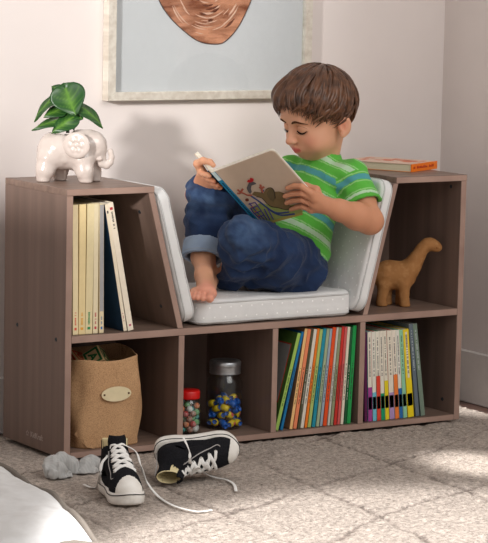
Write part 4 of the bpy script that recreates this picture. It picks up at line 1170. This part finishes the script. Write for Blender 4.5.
# head frame
hy_, hp_, hr_ = 3.186, .3078, .0461
Fh = np.array([math.cos(hy_), math.sin(hy_), 0]); Lh = np.array([-math.sin(hy_), math.cos(hy_), 0]); Zh = np.array([0,0,1.])
HF = math.cos(hp_)*Fh-math.sin(hp_)*Zh; HU = math.sin(hp_)*Fh+math.cos(hp_)*Zh
HL = math.cos(hr_)*Lh-math.sin(hr_)*HU; HU = math.cos(hr_)*HU+math.sin(hr_)*Lh
HC = np.array([.8111, .13, .808]); HS = 1.13
HM = np.stack([HF, HL, HU], 1)
hd = lambda f, l, u: HC+HS*(HM@np.array([f, l, u]))
def HE(F, c, r, k=.01, rot=None, sub=False):
    A = HM if rot is None else HM@np.array(rot)
    return F.ell(hd(*c), np.array(r)*HS, k*HS, rot=A, sub=sub)
def HCp(F, a, b, ra, rb, k=.01, sub=False): return F.cap(hd(*a), hd(*b), ra*HS, rb*HS, k*HS, sub=sub)
B = Field(.0022)
# torso under the shirt
pel = np.array([.757,.158,.432]); wai = np.array([.784,.155,.50]); che = np.array([.818,.152,.595]); shc = np.array([.838,.15,.660]); nek = np.array([.836,.142,.708])
B.ell(pel, (.068,.080,.055), .03).ell(wai, (.056,.074,.06), .03).ell(che, (.056,.082,.07), .03).ell(shc, (.045,.085,.035), .03)
B.cap(nek-np.array([0,0,.02]), hd(-.022,0,-.045), .037, .036, .02)
# skull and face
HE(B, (-.008,0,.030), (.082,.072,.076), .02); HE(B, (.022,0,-.016), (.060,.060,.068), .02); HE(B, (.036,0,.042), (.048,.062,.050), .02)
HE(B, (.049,0,-.064), (.024,.025,.019), .02); HE(B, (.020,0,-.050), (.040,.044,.030), .02)
for s in (1,-1):
    HE(B, (.047,s*.032,-.037), (.026,.027,.027), .018)
    HE(B, (.079,s*.028,.001), (.011,.017,.0095), .012, sub=True)
    HE(B, (.0640,s*.0270,-.0010), (.0150,.0165,.0130), .003)
    HE(B, (.0885,s*.0085,-.0290), (.0068,.0060,.0052), .005)
    HE(B, (.0905,s*.0062,-.0335), (.0030,.0026,.0022), .003, sub=True)
    HE(B, (.072,s*.022,.020), (.012,.020,.007), .014)
HCp(B, (.074,0,.008), (.0925,0,-.022), .0075, .0085, .008); HE(B, (.0955,0,-.0265), (.0080,.0078,.0072), .005)
# lips
for sx in (1,-1):
    HCp(B, (.0820,0,-.0470), (.0735,sx*.0140,-.0500), .0044, .0020, .003)
    HCp(B, (.0805,0,-.0540), (.0735,sx*.0125,-.0518), .0050, .0024, .003)
    HCp(B, (.0860,0,-.0502), (.0775,sx*.0150,-.0508), .0012, .0008, .002, sub=True)
HE(B, (.0730,0,-.0475), (.009,.024,.014), .010)
# ears
for s in (1,-1):
    er = np.array(Matrix.Rotation(R(-22*s), 3, 'Z') @ Matrix.Rotation(R(-12), 3, 'Y'))
    HE(B, (-.012,s*.0745,-.016), (.0165,.0080,.0245), .005, rot=er)
    HE(B, (-.008,s*.0830,-.013), (.0108,.0074,.0165), .003, rot=er, sub=True)
    HE(B, (-.013,s*.0775,-.017), (.0035,.0035,.0080), .003, rot=er)
    HE(B, (.001,s*.0745,-.020), (.0035,.0045,.0050), .003, rot=er)
    HE(B, (-.004,s*.0735,-.036), (.0065,.0045,.0065), .004, rot=er)
# left arm (near) -- shoulder, elbow resting on the cushion, wrist
Ls = np.array([.872,.058,.655]); Le = np.array(at(370,221,-.028)); Lw = np.array(at(326,205.5,-.052))
B.chain([(Ls,.034),((Ls+Le)/2,.034),(Le,.0330)], .015)
B.chain([(Le,.0345),(Le*.68+Lw*.32,.0345),(Le*.3+Lw*.7,.0270),(Lw,.0215)], .012)
O_ = np.array(bA); nFo = np.array(nF)
onb = lambda x, y, off=.0085: np.array(at_plane(x, y, O_+nFo*off, nFo))
def finger(pts, r0, r1): 
    n = len(pts); B.chain([(p, r0+(r1-r0)*i/(n-1)) for i, p in enumerate(pts)], .0028)
kn = [onb(311,193,.016), onb(313.5,198.5,.017), onb(313,204.5,.016), onb(311,210,.014)]
for k_ in kn: B.cap(Lw, k_, .016, .0098, .010)
B.cap((Lw*.6+kn[1]*.4), (Lw*.3+kn[2]*.7), .0165, .0140, .010)
finger([kn[0], onb(301.5,186.5,.0145), onb(294,186,.009), onb(287.5,188.2,.0078)], .0088, .0064)
finger([kn[1], onb(301.5,193.2,.016), onb(292.5,193.8,.0095), onb(285,196.2,.0078)], .0088, .0064)
finger([kn[2], onb(302,199.8,.0155), onb(293,200.5,.0095), onb(286.5,203,.0078)], .0086, .0062)
finger([kn[3], onb(302.5,206.2,.0135), onb(296,207.5,.009), onb(291,209.5,.0075)], .0080, .0058)
th_ = [Lw*.55+kn[0]*.45+nFo*-.004, onb(316,190,-.012), onb(306,186,-.0205), onb(298,184,-.0205)]
B.chain([(th_[0],.0130),(th_[1],.0105),(th_[2],.0088),(th_[3],.0072)], .006)
# right arm (far), hand behind the left-hand cover, thumb over its top edge
Rs_ = np.array([.800,.240,.660]); Re = np.array([.700,.300,.545]); nBo = np.array(nB)
onk = lambda x, y, off: np.array(at_plane(x, y, O_+nBo*off, nBo))
Rw = np.array([.535,.300,.600])
B.chain([(Rs_,.033),((Rs_+Re)/2,.031),(Re,.030)], .015); B.chain([(Re,.030),(Re*.5+Rw*.5,.026),(Rw,.0200)], .012)
topd = np.array(Ed.normalized()); vdn = np.array(Vd.normalized())
bpt = lambda e, v, off: O_+topd*e+vdn*v+nBo*off
pk = [bpt(.085,.018,.017), bpt(.080,.034,.018), bpt(.078,.050,.018), bpt(.078,.064,.016)]
for p in pk: B.cap(Rw, p, .0155, .0095, .010)
for p, L_ in zip(pk, (.050,.054,.050,.042)):
    s_ = -topd*1; finger([p, p+s_*L_*.45-nBo*.002, p+s_*L_*.8-nBo*.007, p+s_*L_*1.05-nBo*.0085], .0085, .0064)
B.chain([(bpt(.100,.030,.016),.0125),(bpt(.088,-.006,.010),.0105),(bpt(.070,-.010,-.006),.0088),(bpt(.050,-.003,-.0165),.0078),(bpt(.036,.004,-.0175),.0068)], .005)
# legs (skin shows from the right cuff down)
Rh = np.array([.738,.210,.425]); Rk = np.array([.545,.235,.605]); Ra = np.array(at(203,257,.175)); 
B.chain([(Rh,.058),((Rh+Rk)/2,.050),(Rk,.040)], .02); B.chain([(Rk,.040),(Rk*.55+Ra*.45,.038),(Ra*.75+Rk*.25,.033),(Ra,.0285)], .012)
Lh_ = np.array([.744,.105,.425]); Lk = np.array(at(243,240,.030)); La = np.array([.550,.155,.402])
B.chain([(Lh_,.058),((Lh_+Lk)/2,.050),(Lk,.040)], .02); B.chain([(Lk,.034),(La,.022)], .012)
# right foot, flat on the cushion, toes just over its edge
heel = np.array(at(210,279,.155)); zt_ = ZS+.067
heel[2] = max(heel[2], zt_+.019)
ball = np.array([.402,.018,zt_+.016]); 
B.chain([(Ra,.0275),(heel+np.array([0,0,.004]),.0225)], .014)
B.chain([(Ra,.026),((Ra*.45+ball*.55)+np.array([0,0,.004]),.0215),(ball,.0175)], .014)
B.chain([(heel,.0215),(ball+np.array([.012,.002,-.002]),.0175)], .012)
fdir = ball-heel; fdir[2] = 0; fdir /= np.linalg.norm(fdir); fsd = np.array([-fdir[1], fdir[0], 0])   # towards the big toe side
if fsd[0] < 0: fsd = -fsd
for k_, (o_, L_, r_) in enumerate(((.0190,.040,.0108),(.0010,.041,.0076),(-.0125,.037,.0070),(-.0245,.031,.0066),(-.0350,.024,.0062))):
    b0 = ball+fsd*o_*.92-np.array([0,0,.003]); b1 = b0+fdir*L_*.62+np.array([0,0,.0]); b2 = b0+fdir*L_-np.array([0,0,.006])
    B.chain([(b0,r_*1.05),(b1,r_*.84),(b2,r_*1.0)], .0006)
B.cap(ball+fsd*.014, ball-fsd*.024-fdir*.006, .0165, .0125, .01)
# left foot tucked under
B.chain([(La,.019),(np.array([.610,.215,.398]),.019),(np.array([.665,.240,.392]),.016)], .01)
def skin(V):
    n = len(V); base = np.tile(np.array(lin((222,164,130))), (n,1))
    q_ = (V-HC)@HM/HS
    hn = np.linalg.norm(q_, axis=1) < .14
    base = mixc(base, lin((226,170,138)), hn*1.0)
    for s in (1,-1):
        d_ = np.linalg.norm((q_-np.array([.066,s*.040,-.030]))/np.array([.02,.017,.015]), axis=1); base = mixc(base, lin((228,138,116)), np.exp(-d_*d_)*.45*hn)
    d_ = np.linalg.norm((q_-np.array([.097,0,-.028]))/np.array([.012,.010,.009]), axis=1); base = mixc(base, lin((226,142,118)), np.exp(-d_*d_)*.4)
    lipd = np.abs(q_[:,2]+.0505+.0012*0)/(.0078*np.sqrt(np.clip(1-(q_[:,1]/.0165)**2, .001, 1)))
    lip = (np.abs(q_[:,1]) < .0165) & (q_[:,0] > .066) & (np.abs(q_[:,2]+.0505) < .0085)
    base = mixc(base, lin((206,96,92)), np.where(lip, np.clip(1.35-lipd, 0, 1), 0)*.95)
    # nostril, inner ear and toe tints
    d_ = np.linalg.norm((np.abs(q_)-np.array([.0060,.078,.012]))*np.array([.5,1,.6])/.009, axis=1); base = mixc(base, lin((206,118,94)), np.exp(-d_*d_)*.5)
    arm = (V[:,2] < .66) & (V[:,2] > .5); base = mixc(base, lin((204,142,108)), arm*.8)
    toe = sstep(.05, .01, V[:,1])*(V[:,0] < .47)*(V[:,2] < .42); base = mixc(base, lin((236,158,138)), toe*.6)
    m_ = np.clip(.5+.5*fbm(V, 30, 4), 0, 1); return base*(.95+.1*m_[:,None])
M['skin'] = vc_mat('skin', rough=.5, spec=.35, sss=.12, bump=.05, bscale=500)
wl(B.mesh('body', M['skin'], boy, color=skin, smooth_it=2), boy)
bodyo = boy.children[0]
# face details lying on the skin
bvb = BVHTree.FromPolygons([v.co for v in bodyo.data.vertices], [list(p.vertices) for p in bodyo.data.polygons])
def face_pt(f, l, u, off=.0005):
    o = Vector(hd(f+.05, l, u)); h = bvb.ray_cast(o, Vector(-HF)); 
    return (h[0]+Vector(HF)*off) if h[0] else Vector(hd(f, l, u))
M['lash'] = plain('dark_lashes', (34,22,18), .6, .1, 0, 2); M['brow'] = noise_mat('brow_hair', (72,44,30), (104,68,48), nscale=600, rough=.8, spec=.1)
for s in (1,-1):
    pts = catmull([face_pt(.08, s*l, u, .0006) for l, u in ((.0125,-.0050),(.0185,-.0088),(.0265,-.0108),(.0345,-.0092),(.0410,-.0052))], 5)
    n = len(pts); wl(tubes('eyelashes', [(pts, [.0009+.0016*math.sin(math.pi*i/(n-1))**.7 for i in range(n)])], M['lash'], boy, n=6), boy)
    lst = []
    for i in range(16):
        l = .0135+.0285*i/15; pt = face_pt(.08, s*l, -.0080-.0035*math.sin(math.pi*(i+.5)/16)+.0025*(i/15)**3, .0008)
        tip = pt+Vector(HM@np.array([.0045, s*(.0008+.0025*i/15), -.0022])); lst.append(([pt, pt.lerp(tip,.5)+Vector((0,0,-.0005)), tip], [.0005,.0004,.0001]))
    wl(tubes('eyelashes', lst, M['lash'], boy, n=4), boy)
    pts = catmull([face_pt(.08, s*l, u, .0010) for l, u in ((.0110,.0150),(.0190,.0190),(.0290,.0205),(.0400,.0165),(.0460,.0110))], 5)
    n = len(pts); wl(tubes('eyebrow', [(pts, [.0008+.0022*math.sin(math.pi*min(1,(i+3)/(n+2)))**.8 for i in range(n)])], M['brow'], boy, n=6, flat=.4, up=tuple(HF)), boy)
    pts = catmull([face_pt(.08, s*l, u, .0001) for l, u in ((.0140,.0035),(.0200,.0068),(.0280,.0080),(.0370,.0055),(.0425,.0005))], 5)
    wl(tubes('eyelid_crease', [(pts, .00055)], plain('lid_crease', (176,112,86), .6), boy, n=5), boy)
# hair -------------------------------------------------------------
hairm = noise_mat('brown_hair', (54,32,20), (118,76,48), nscale=55, rough=.36, spec=.5, bump=.3, bscale=300, lo=.3, hi=.75)
HCt = np.array([.002,0,.033]); HR = np.array([.098,.085,.089])
cr = np.array([-.42,.05,1.0]); cr /= np.linalg.norm(cr)
cx1 = np.cross(np.array([0,1.,0]), cr); cx1 /= np.linalg.norm(cx1); cx2 = np.cross(cr, cx1)   # cx1 ~ forward, cx2 ~ left
def th_end(phi):     # how far the hair reaches from the crown
    a = abs((phi+math.pi) % (2*math.pi)-math.pi)/math.pi   # 0 front .. 1 back
    xs = [0,.10,.22,.33,.42,.50,.58,.70,.85,1.0]; ys = [99,100,104,110,120,106,114,120,120,118]
    return R(float(np.interp(a, xs, ys)))
def hpos(phi, th, s=1.0):
    dv = math.cos(th)*cr+math.sin(th)*(math.cos(phi)*cx1+math.sin(phi)*cx2)
    return HCt+dv*HR*s
Hc = Field(.0025); Hc.ell(hd(*HCt), HR*HS*.985, .01, rot=HM)
Hc.ell(hd(.030,-.015,.070), np.array([.066,.060,.042])*HS, .02, rot=HM)
def hcut(P):
    q_ = (P-HC)@HM/HS; d_ = q_-HCt; dn = d_/HR; L_ = np.linalg.norm(dn, axis=-1)+1e-9; dn = dn/L_[...,None]
    th = np.arccos(np.clip(dn@cr/1.0, -1, 1)); ph = np.arctan2(dn@cx2, dn@cx1); a = np.abs(ph)/math.pi
    te = np.radians(np.interp(a, [0,.10,.22,.33,.42,.50,.58,.70,.85,1.0], [95,96,100,106,115,102,110,116,116,114]))
    c = (th-te)*.10
    inner = .060-np.linalg.norm(q_-np.array([-.01,0,.02]), axis=-1)
    return np.maximum(c, inner)*HS
def hnd(V):
    q_ = (V-HC)@HM/HS; dn = (q_-HCt)/HR; dn /= np.linalg.norm(dn, axis=1)[:,None]; ph = np.arctan2(dn@cx2, dn@cx1)
    th = np.arccos(np.clip(dn@cr, -1, 1)); a = np.abs(ph)/math.pi
    te = np.radians(np.interp(a, [0,.10,.22,.33,.42,.50,.58,.70,.85,1.0], [95,96,100,106,115,102,110,116,116,114]))
    return .0024*np.sin(ph*22+th*5+3*vnoise(dn, 2, 3))*np.minimum(1, th)-.009*sstep(.55, 0, te-th)*sstep(.15, .35, a)
hair = wl(Hc.mesh('hair', hairm, boy, cut=hcut, ndisp=hnd, smooth_it=2), boy)
def locks(name, N_, seed, m, rr, lift, jit=1.0, start=(.05, .9)):
    rs = random.Random(seed); V = []; Fc = []
    for i in range(N_):
        ph = rs.uniform(-math.pi, math.pi); te = th_end(ph)*(1+rs.uniform(-.05,.05)*jit); t0 = te*rs.uniform(*start)*rs.random()**.4; t0 = min(t0, te-.35)
        t0 = max(t0, .03); sw = rs.uniform(-.35,.35)+.35; nP = 12; pts = []; k0 = rs.uniform(0, 6); lv = rs.uniform(.5, 1.7); rv = rs.uniform(.6, 1.45)
        for j in range(nP):
            u = j/(nP-1); th = t0+(te-t0)*u
            p2 = ph+sw*u*.45-.42*u*math.sin(ph)*(abs(ph) < 2.2)+.07*math.sin(k0+u*5)
            bk_ = min(1, max(0, (abs(ph)/math.pi-.15)/.2))
            s = 1.0+lift*lv*(math.sin(math.pi*min(1, u*.9+.1))*.7+.15)+.018*math.sin(k0*2+u*4)-.075*bk_*u**4
            pts.append(Vector(hd(*hpos(p2, th, s))))
        rad = [rr*rv*HS*(.35+.65*math.sin(math.pi*min(1,(u_+.15)))**.7)*(1-u_**6*.93) for u_ in [j/(nP-1) for j in range(nP)]]
        c0 = Vector(hd(*HCt))
        v, f = tube_geo(pts, rad, 7, .55, up=tuple((pts[5]-c0).normalized())); o = len(V); V += v; Fc += [tuple(a+o for a in q_) for q_ in f]
    return wl(mesh_obj(name, V, Fc, m, boy, True), boy)
locks('hair_locks', 420, 2, hairm, .0046, .030)
locks('hair_locks', 90, 5, noise_mat('brown_hair_highlight', (74,46,32), (122,84,60), nscale=30, rough=.38, spec=.5), .0020, .050)
# fringe curls on the far side of the forehead and loose strands
lst = []
rs = random.Random(8)
for i in range(44):
    l0 = rs.uniform(-.080, .02); u0 = rs.uniform(.075, .10)
    p0_ = np.array([.060-abs(l0)*.5, l0, u0]); out = rs.uniform(.010,.024); dn_ = rs.uniform(.028,.058)*(1.25 if l0 < -.03 else .9); si = rs.uniform(-.026, .010)
    pts = [p0_, p0_+np.array([out, si*.4, -dn_*.25]), p0_+np.array([out*1.15, si*.8, -dn_*.6]), p0_+np.array([out*.7, si*1.5, -dn_]), p0_+np.array([out*.9, si*1.2-.006, -dn_*1.12])]
    sp = catmull([hd(*p) for p in pts], 4); n = len(sp); lst.append((sp, [rs.uniform(.0030,.0052)*HS*(.5+.5*math.sin(math.pi*j/(n-1)))*(1-(j/(n-1))**4*.9) for j in range(n)]))
wl(tubes('fringe', lst, hairm, boy, n=7, flat=.6, up=tuple(HF)), boy)

# t-shirt ------------------------------------------------------------
S = Field(.0025); G = .010
S.ell(pel+np.array([0,0,.012]), (.074+.012,.084+.014,.058+.006), .03).ell(wai, (.064+G,.080+G,.062+G), .03).ell(che, (.060+G,.088+G,.072+G), .03).ell(shc, (.048+G,.090+G,.038), .03)
S.cap(shc+np.array([-.004,0,.02]), nek+np.array([.0,0,-.004]), .048, .045, .02)
ua = (Le-Ls)/np.linalg.norm(Le-Ls); se = Ls+ua*.088
S.cap(Ls-ua*.006, se, .0430, .0500, .025, planes=((ua, float(ua@se)),))
ub = (Re-Rs_)/np.linalg.norm(Re-Rs_); sf = Rs_+ub*.095
S.cap(Rs_, sf, .042, .048, .025, planes=((ub, float(ub@sf)),))
# hollow neck opening
S.cap(nek-np.array([0,0,.0]), hd(-.022,0,-.045), .0405, .0405, .004, sub=True)
S.cap(se-ua*.012, se+ua*.03, .0400, .0460, .003, sub=True)
ax_ = (shc-pel)/np.linalg.norm(shc-pel)
def scut(P):   # bottom hem and a slightly dropped neckline
    return np.maximum(-((P-pel)@ax_+.040), -(P[...,2]-.372))
def sdisp(V):
    s_ = (V-pel)@ax_; hemf = sstep(.16, .02, s_)
    fold = np.sin((V[:,2]*1.0+V[:,0]*.55-V[:,1]*.3)*95+4*vnoise(V, 9, 3))
    dp = .0034*fold*hemf+.0035*fbm(V, 16, 5, 2)+.0016*(1-2*np.abs(vnoise(V, 34, 7)))
    pin = np.exp(-(np.linalg.norm(V-(Ls+np.array([-.02,.01,-.045])), axis=1)/.05)**2); dp -= .006*pin*np.sin((V[:,2]+V[:,0])*150)
    return dp
def scol(V):
    n = len(V); g_ = np.tile(np.array(lin((96,186,72))), (n,1))
    s_ = (V-pel)@ax_+.30*(V[:,0]-.82)*1.0+.002*vnoise(V, 40, 2)
    tL = (V-Ls)@ua; onL = (np.linalg.norm(np.cross(V-Ls, ua), axis=1) < .056) & (tL > .004) & (V[:,1] < .085)
    tR = (V-Rs_)@ub; onR = (np.linalg.norm(np.cross(V-Rs_, ub), axis=1) < .056) & (tR > .004) & (V[:,1] > .215)
    c = np.where(onL, -tL*1.0+.247, np.where(onR, -tR+.247, s_))
    ph = (c+.012)/.104; fr_ = ph-np.floor(ph)
    blue = np.abs(fr_-.25) < .085; white = np.abs(fr_-.75) < .075
    thin = (np.abs(np.abs(fr_-.25)-.125) < .018) | (np.abs(np.abs(fr_-.75)-.12) < .018)
    out = g_.copy(); out[blue] = lin((84,160,164)); out[white] = lin((186,218,184)); out[thin] = lin((150,208,130))
    hm = onL & (tL > .078); out = np.where(hm[:,None], np.array(lin((92,180,70))), out)
    return out*(.97+.06*np.clip(.5+.5*vnoise(V, 300, 4), 0, 1)[:,None])
M['jersey'] = vc_mat('striped_cotton_jersey', rough=.9, spec=.08, bump=.25, bscale=900, sheen=.15)
wl(S.mesh('t_shirt', M['jersey'], boy, color=scol, cut=scut, ndisp=sdisp, smooth_it=2), boy)

# jeans ----------------------------------------------------------------
J = Field(.0027)
J.ell(pel+np.array([-.006,0,-.008]), (.080,.090,.054), .03)
J.chain([(Rh,.070),((Rh+Rk)/2+np.array([0,0,-.004]),.064),(Rk,.053)], .03)
cuffR = Ra*.84+Rk*.16
J.chain([(Rk,.052),(Rk*.5+cuffR*.5,.052),(cuffR,.046)], .02)
J.chain([(Lh_,.072),((Lh_+Lk)/2,.066),(Lk,.054)], .03)
J.chain([(Lk,.053),(Lk*.5+La*.5+np.array([.01,-.01,-.004]),.048),(La+np.array([-.004,-.018,.004]),.038)], .02)
J.chain([(Lh_+np.array([-.01,-.01,-.012]),.050),(La+np.array([.07,-.035,.006]),.036)], .03)   # cloth bunched under the thigh
dirR = (Ra-Rk)/np.linalg.norm(Ra-Rk)
J.cap(cuffR-dirR*.004, cuffR+dirR*.06, .033, .033, .003, sub=True)
seat_z = ZS+.0655
def jcut(P):
    a = (P-cuffR)@dirR; nr = np.linalg.norm(P-cuffR, axis=-1) < .09
    return np.maximum(np.where(nr, a-.012, -1), seat_z-.006-P[...,2])
def jdisp(V):
    w = .0085*(1-2.4*np.abs(vnoise(V@np.array([[1,0,.5],[0,1,0],[-.9,0,1.3]]), 15, 3)))+.0030*(1-2.2*np.abs(vnoise(V, 36, 4)))+.001*vnoise(V, 90, 8)
    for K_, dd in ((Rk, dirR), (Lk, (La-Lk)/np.linalg.norm(La-Lk))):
        r_ = np.linalg.norm(V-K_, axis=1); w = w*(.45+.55*np.clip(r_/.07, 0, 1))+.0032*np.sin(((V-K_)@dd)*170+3*vnoise(V, 14, 6))*np.exp(-((r_-.065)/.04)**2)
    nr_ = np.exp(-(np.linalg.norm(V-cuffR, axis=1)/.055)**2); return w*(1-.95*nr_)-.001-.003*nr_
def jcol(V):
    n = len(V); c = np.tile(np.array(lin((30,44,74))), (n,1))
    t = np.clip(.5+.8*fbm(V, 26, 2), 0, 1); c = mixc(c, lin((50,72,110)), t*.6)
    for K_, rr_, s in ((Rk+np.array([-.03,-.02,-.01]), .055, .55), (Lk+np.array([-.02,-.03,.02]), .06, .55)):
        d_ = np.linalg.norm(V-K_, axis=1); c = mixc(c, lin((104,134,172)), np.exp(-(d_/rr_)**2)*s*(.55+.9*np.clip(fbm(V, 45, 7), -.5, 1)))
    # seams
    for a_, b_, nn in ((Lh_, Lk, np.array([.55,0,.83])), (Rk, cuffR, np.array([0,.9,.4]))):
        ax2 = (b_-a_)/np.linalg.norm(b_-a_); sd = np.cross(ax2, nn); sd /= np.linalg.norm(sd); d2 = (V-a_)@sd; sg = ((V-a_)@np.cross(sd, ax2)) < 0
    edge = np.abs((V-cuffR)@dirR-.0) < .0018; c = mixc(c, lin((140,120,90)), (edge & (np.linalg.norm(V-cuffR, axis=1) < .07))*.5)
    wv = .5+.5*np.sin((V[:,0]+V[:,2])*1500); return c*(.94+.12*wv[:,None])
M['denim'] = vc_mat('blue_denim', rough=.88, spec=.12, bump=.4, bscale=1100, var=.12, sheen=.1)
wl(J.mesh('jeans', M['denim'], boy, color=jcol, cut=jcut, ndisp=jdisp, smooth_it=2), boy)
CF = Field(.0022)
c0, c1 = cuffR-dirR*.012, cuffR+dirR*.030
CF.cap(c0, c1, .0545, .0535, .003, planes=((dirR, float(dirR@c1)), (-dirR, float(-dirR@c0)))); CF.cap(c0-dirR*.02, c1+dirR*.05, .0425, .0425, .003, sub=True)
def ccol(V):
    c = np.tile(np.array(lin((140,158,182))), (len(V),1)); a = (V-c1)@dirR
    t = np.clip(.5+.7*fbm(V, 40, 2), 0, 1); c = mixc(c, lin((160,178,198)), t*.6); c = mixc(c, lin((150,150,150)), (np.abs(a+.006) < .001)*.6); return c
wl(CF.mesh('rolled_cuff', M['denim'], boy, color=ccol, ndisp=lambda V: .0016*(1-2*np.abs(vnoise(V, 30, 3)))+.0014*vnoise(V, 60, 4), smooth_it=1), boy)
# stitching along the left thigh seam
bvj = BVHTree.FromPolygons([v.co for v in boy.children[-2].data.vertices], [list(p.vertices) for p in boy.children[-2].data.polygons])
def jseam(pxs, m, rad=.0011):
    pts = []
    for x, y in pxs:
        o = Vector(CAM); d_ = (at(x, y, .1)-o).normalized(); h = bvj.ray_cast(o, d_)
        if h[0]: pts.append(h[0]-d_*.0006)
    if len(pts) > 2: wl(tubes('seam_stitching', [(catmull(pts, 5), rad)], m, boy, n=5), boy)
M['thread'] = plain('denim_thread', (150,130,104), .8, .1)
jseam([(216,268),(226,265),(238,259),(248,252),(254,249),(262,252)], plain('denim_fold_seam', (30,42,68), .9), .0016)
jseam([(217,270),(227,267),(239,261),(249,254)], M['thread'], .0006)
jseam([(258,276),(270,281),(284,283),(298,283),(308,280)], M['thread'], .0007)
jseam([(216,278),(222,283),(230,284),(236,281)], M['thread'], .0008)

# ------------------------------------------------------------------ light
w = bpy.data.worlds.new('room_light'); SC.world = w; w.use_nodes = True
w.node_tree.nodes['Background'].inputs[0].default_value = (1.0,.985,.965,1); w.node_tree.nodes['Background'].inputs[1].default_value = .47
def sun(name, d, e, ang, col):
    l = bpy.data.lights.new(name, 'SUN'); l.energy = e; l.angle = R(ang); l.color = col; o = bpy.data.objects.new(name, l); COL.objects.link(o)
    o.rotation_euler = Vector(d).to_track_quat('-Z', 'Y').to_euler(); return o
def area(name, loc, tgt, sx, sy, e, col):
    l = bpy.data.lights.new(name, 'AREA'); l.shape = 'RECTANGLE'; l.size = sx; l.size_y = sy; l.energy = e; l.color = col
    o = bpy.data.objects.new(name, l); COL.objects.link(o); o.location = loc; o.rotation_euler = (Vector(tgt)-Vector(loc)).to_track_quat('-Z', 'Y').to_euler(); return o
def spot(name, loc, tgt, e, cone, blend, col=(1,.98,.95), size=.05):
    l = bpy.data.lights.new(name, 'SPOT'); l.energy = e; l.spot_size = R(cone); l.spot_blend = blend; l.color = col; l.shadow_soft_size = size
    o = bpy.data.objects.new(name, l); COL.objects.link(o); o.location = loc; o.rotation_euler = (Vector(tgt)-Vector(loc)).to_track_quat('-Z', 'Y').to_euler(); return o
sun('sun', (.37,.22,-.098), 3.1, 4.2, (1.0,.97,.94))
area('room_softlight', (.9,-3.2,2.6), (.7,0,.3), 2.2, 1.6, 48, (1.0,.97,.94))
spot('floor_patch_spot', (-1.2,-3.2,2.6), (-.05,-1.69,0), 1250, 30, .2, (1,.99,.98))  # this spot and the next two are added for the bright floor patches
spot('floor_patch_spot', (1.15,-3.0,2.5), (.89,-.50,0), 1300, 3.8, .3)
spot('floor_patch_spot', (1.25,-2.9,2.5), (1.33,.12,0), 1100, 2.6, .35)
SC.view_settings.view_transform = 'Standard'; SC.view_settings.look = 'None'; SC.view_settings.gamma = 1; SC.view_settings.use_curve_mapping = False
SC.view_settings.exposure = .08
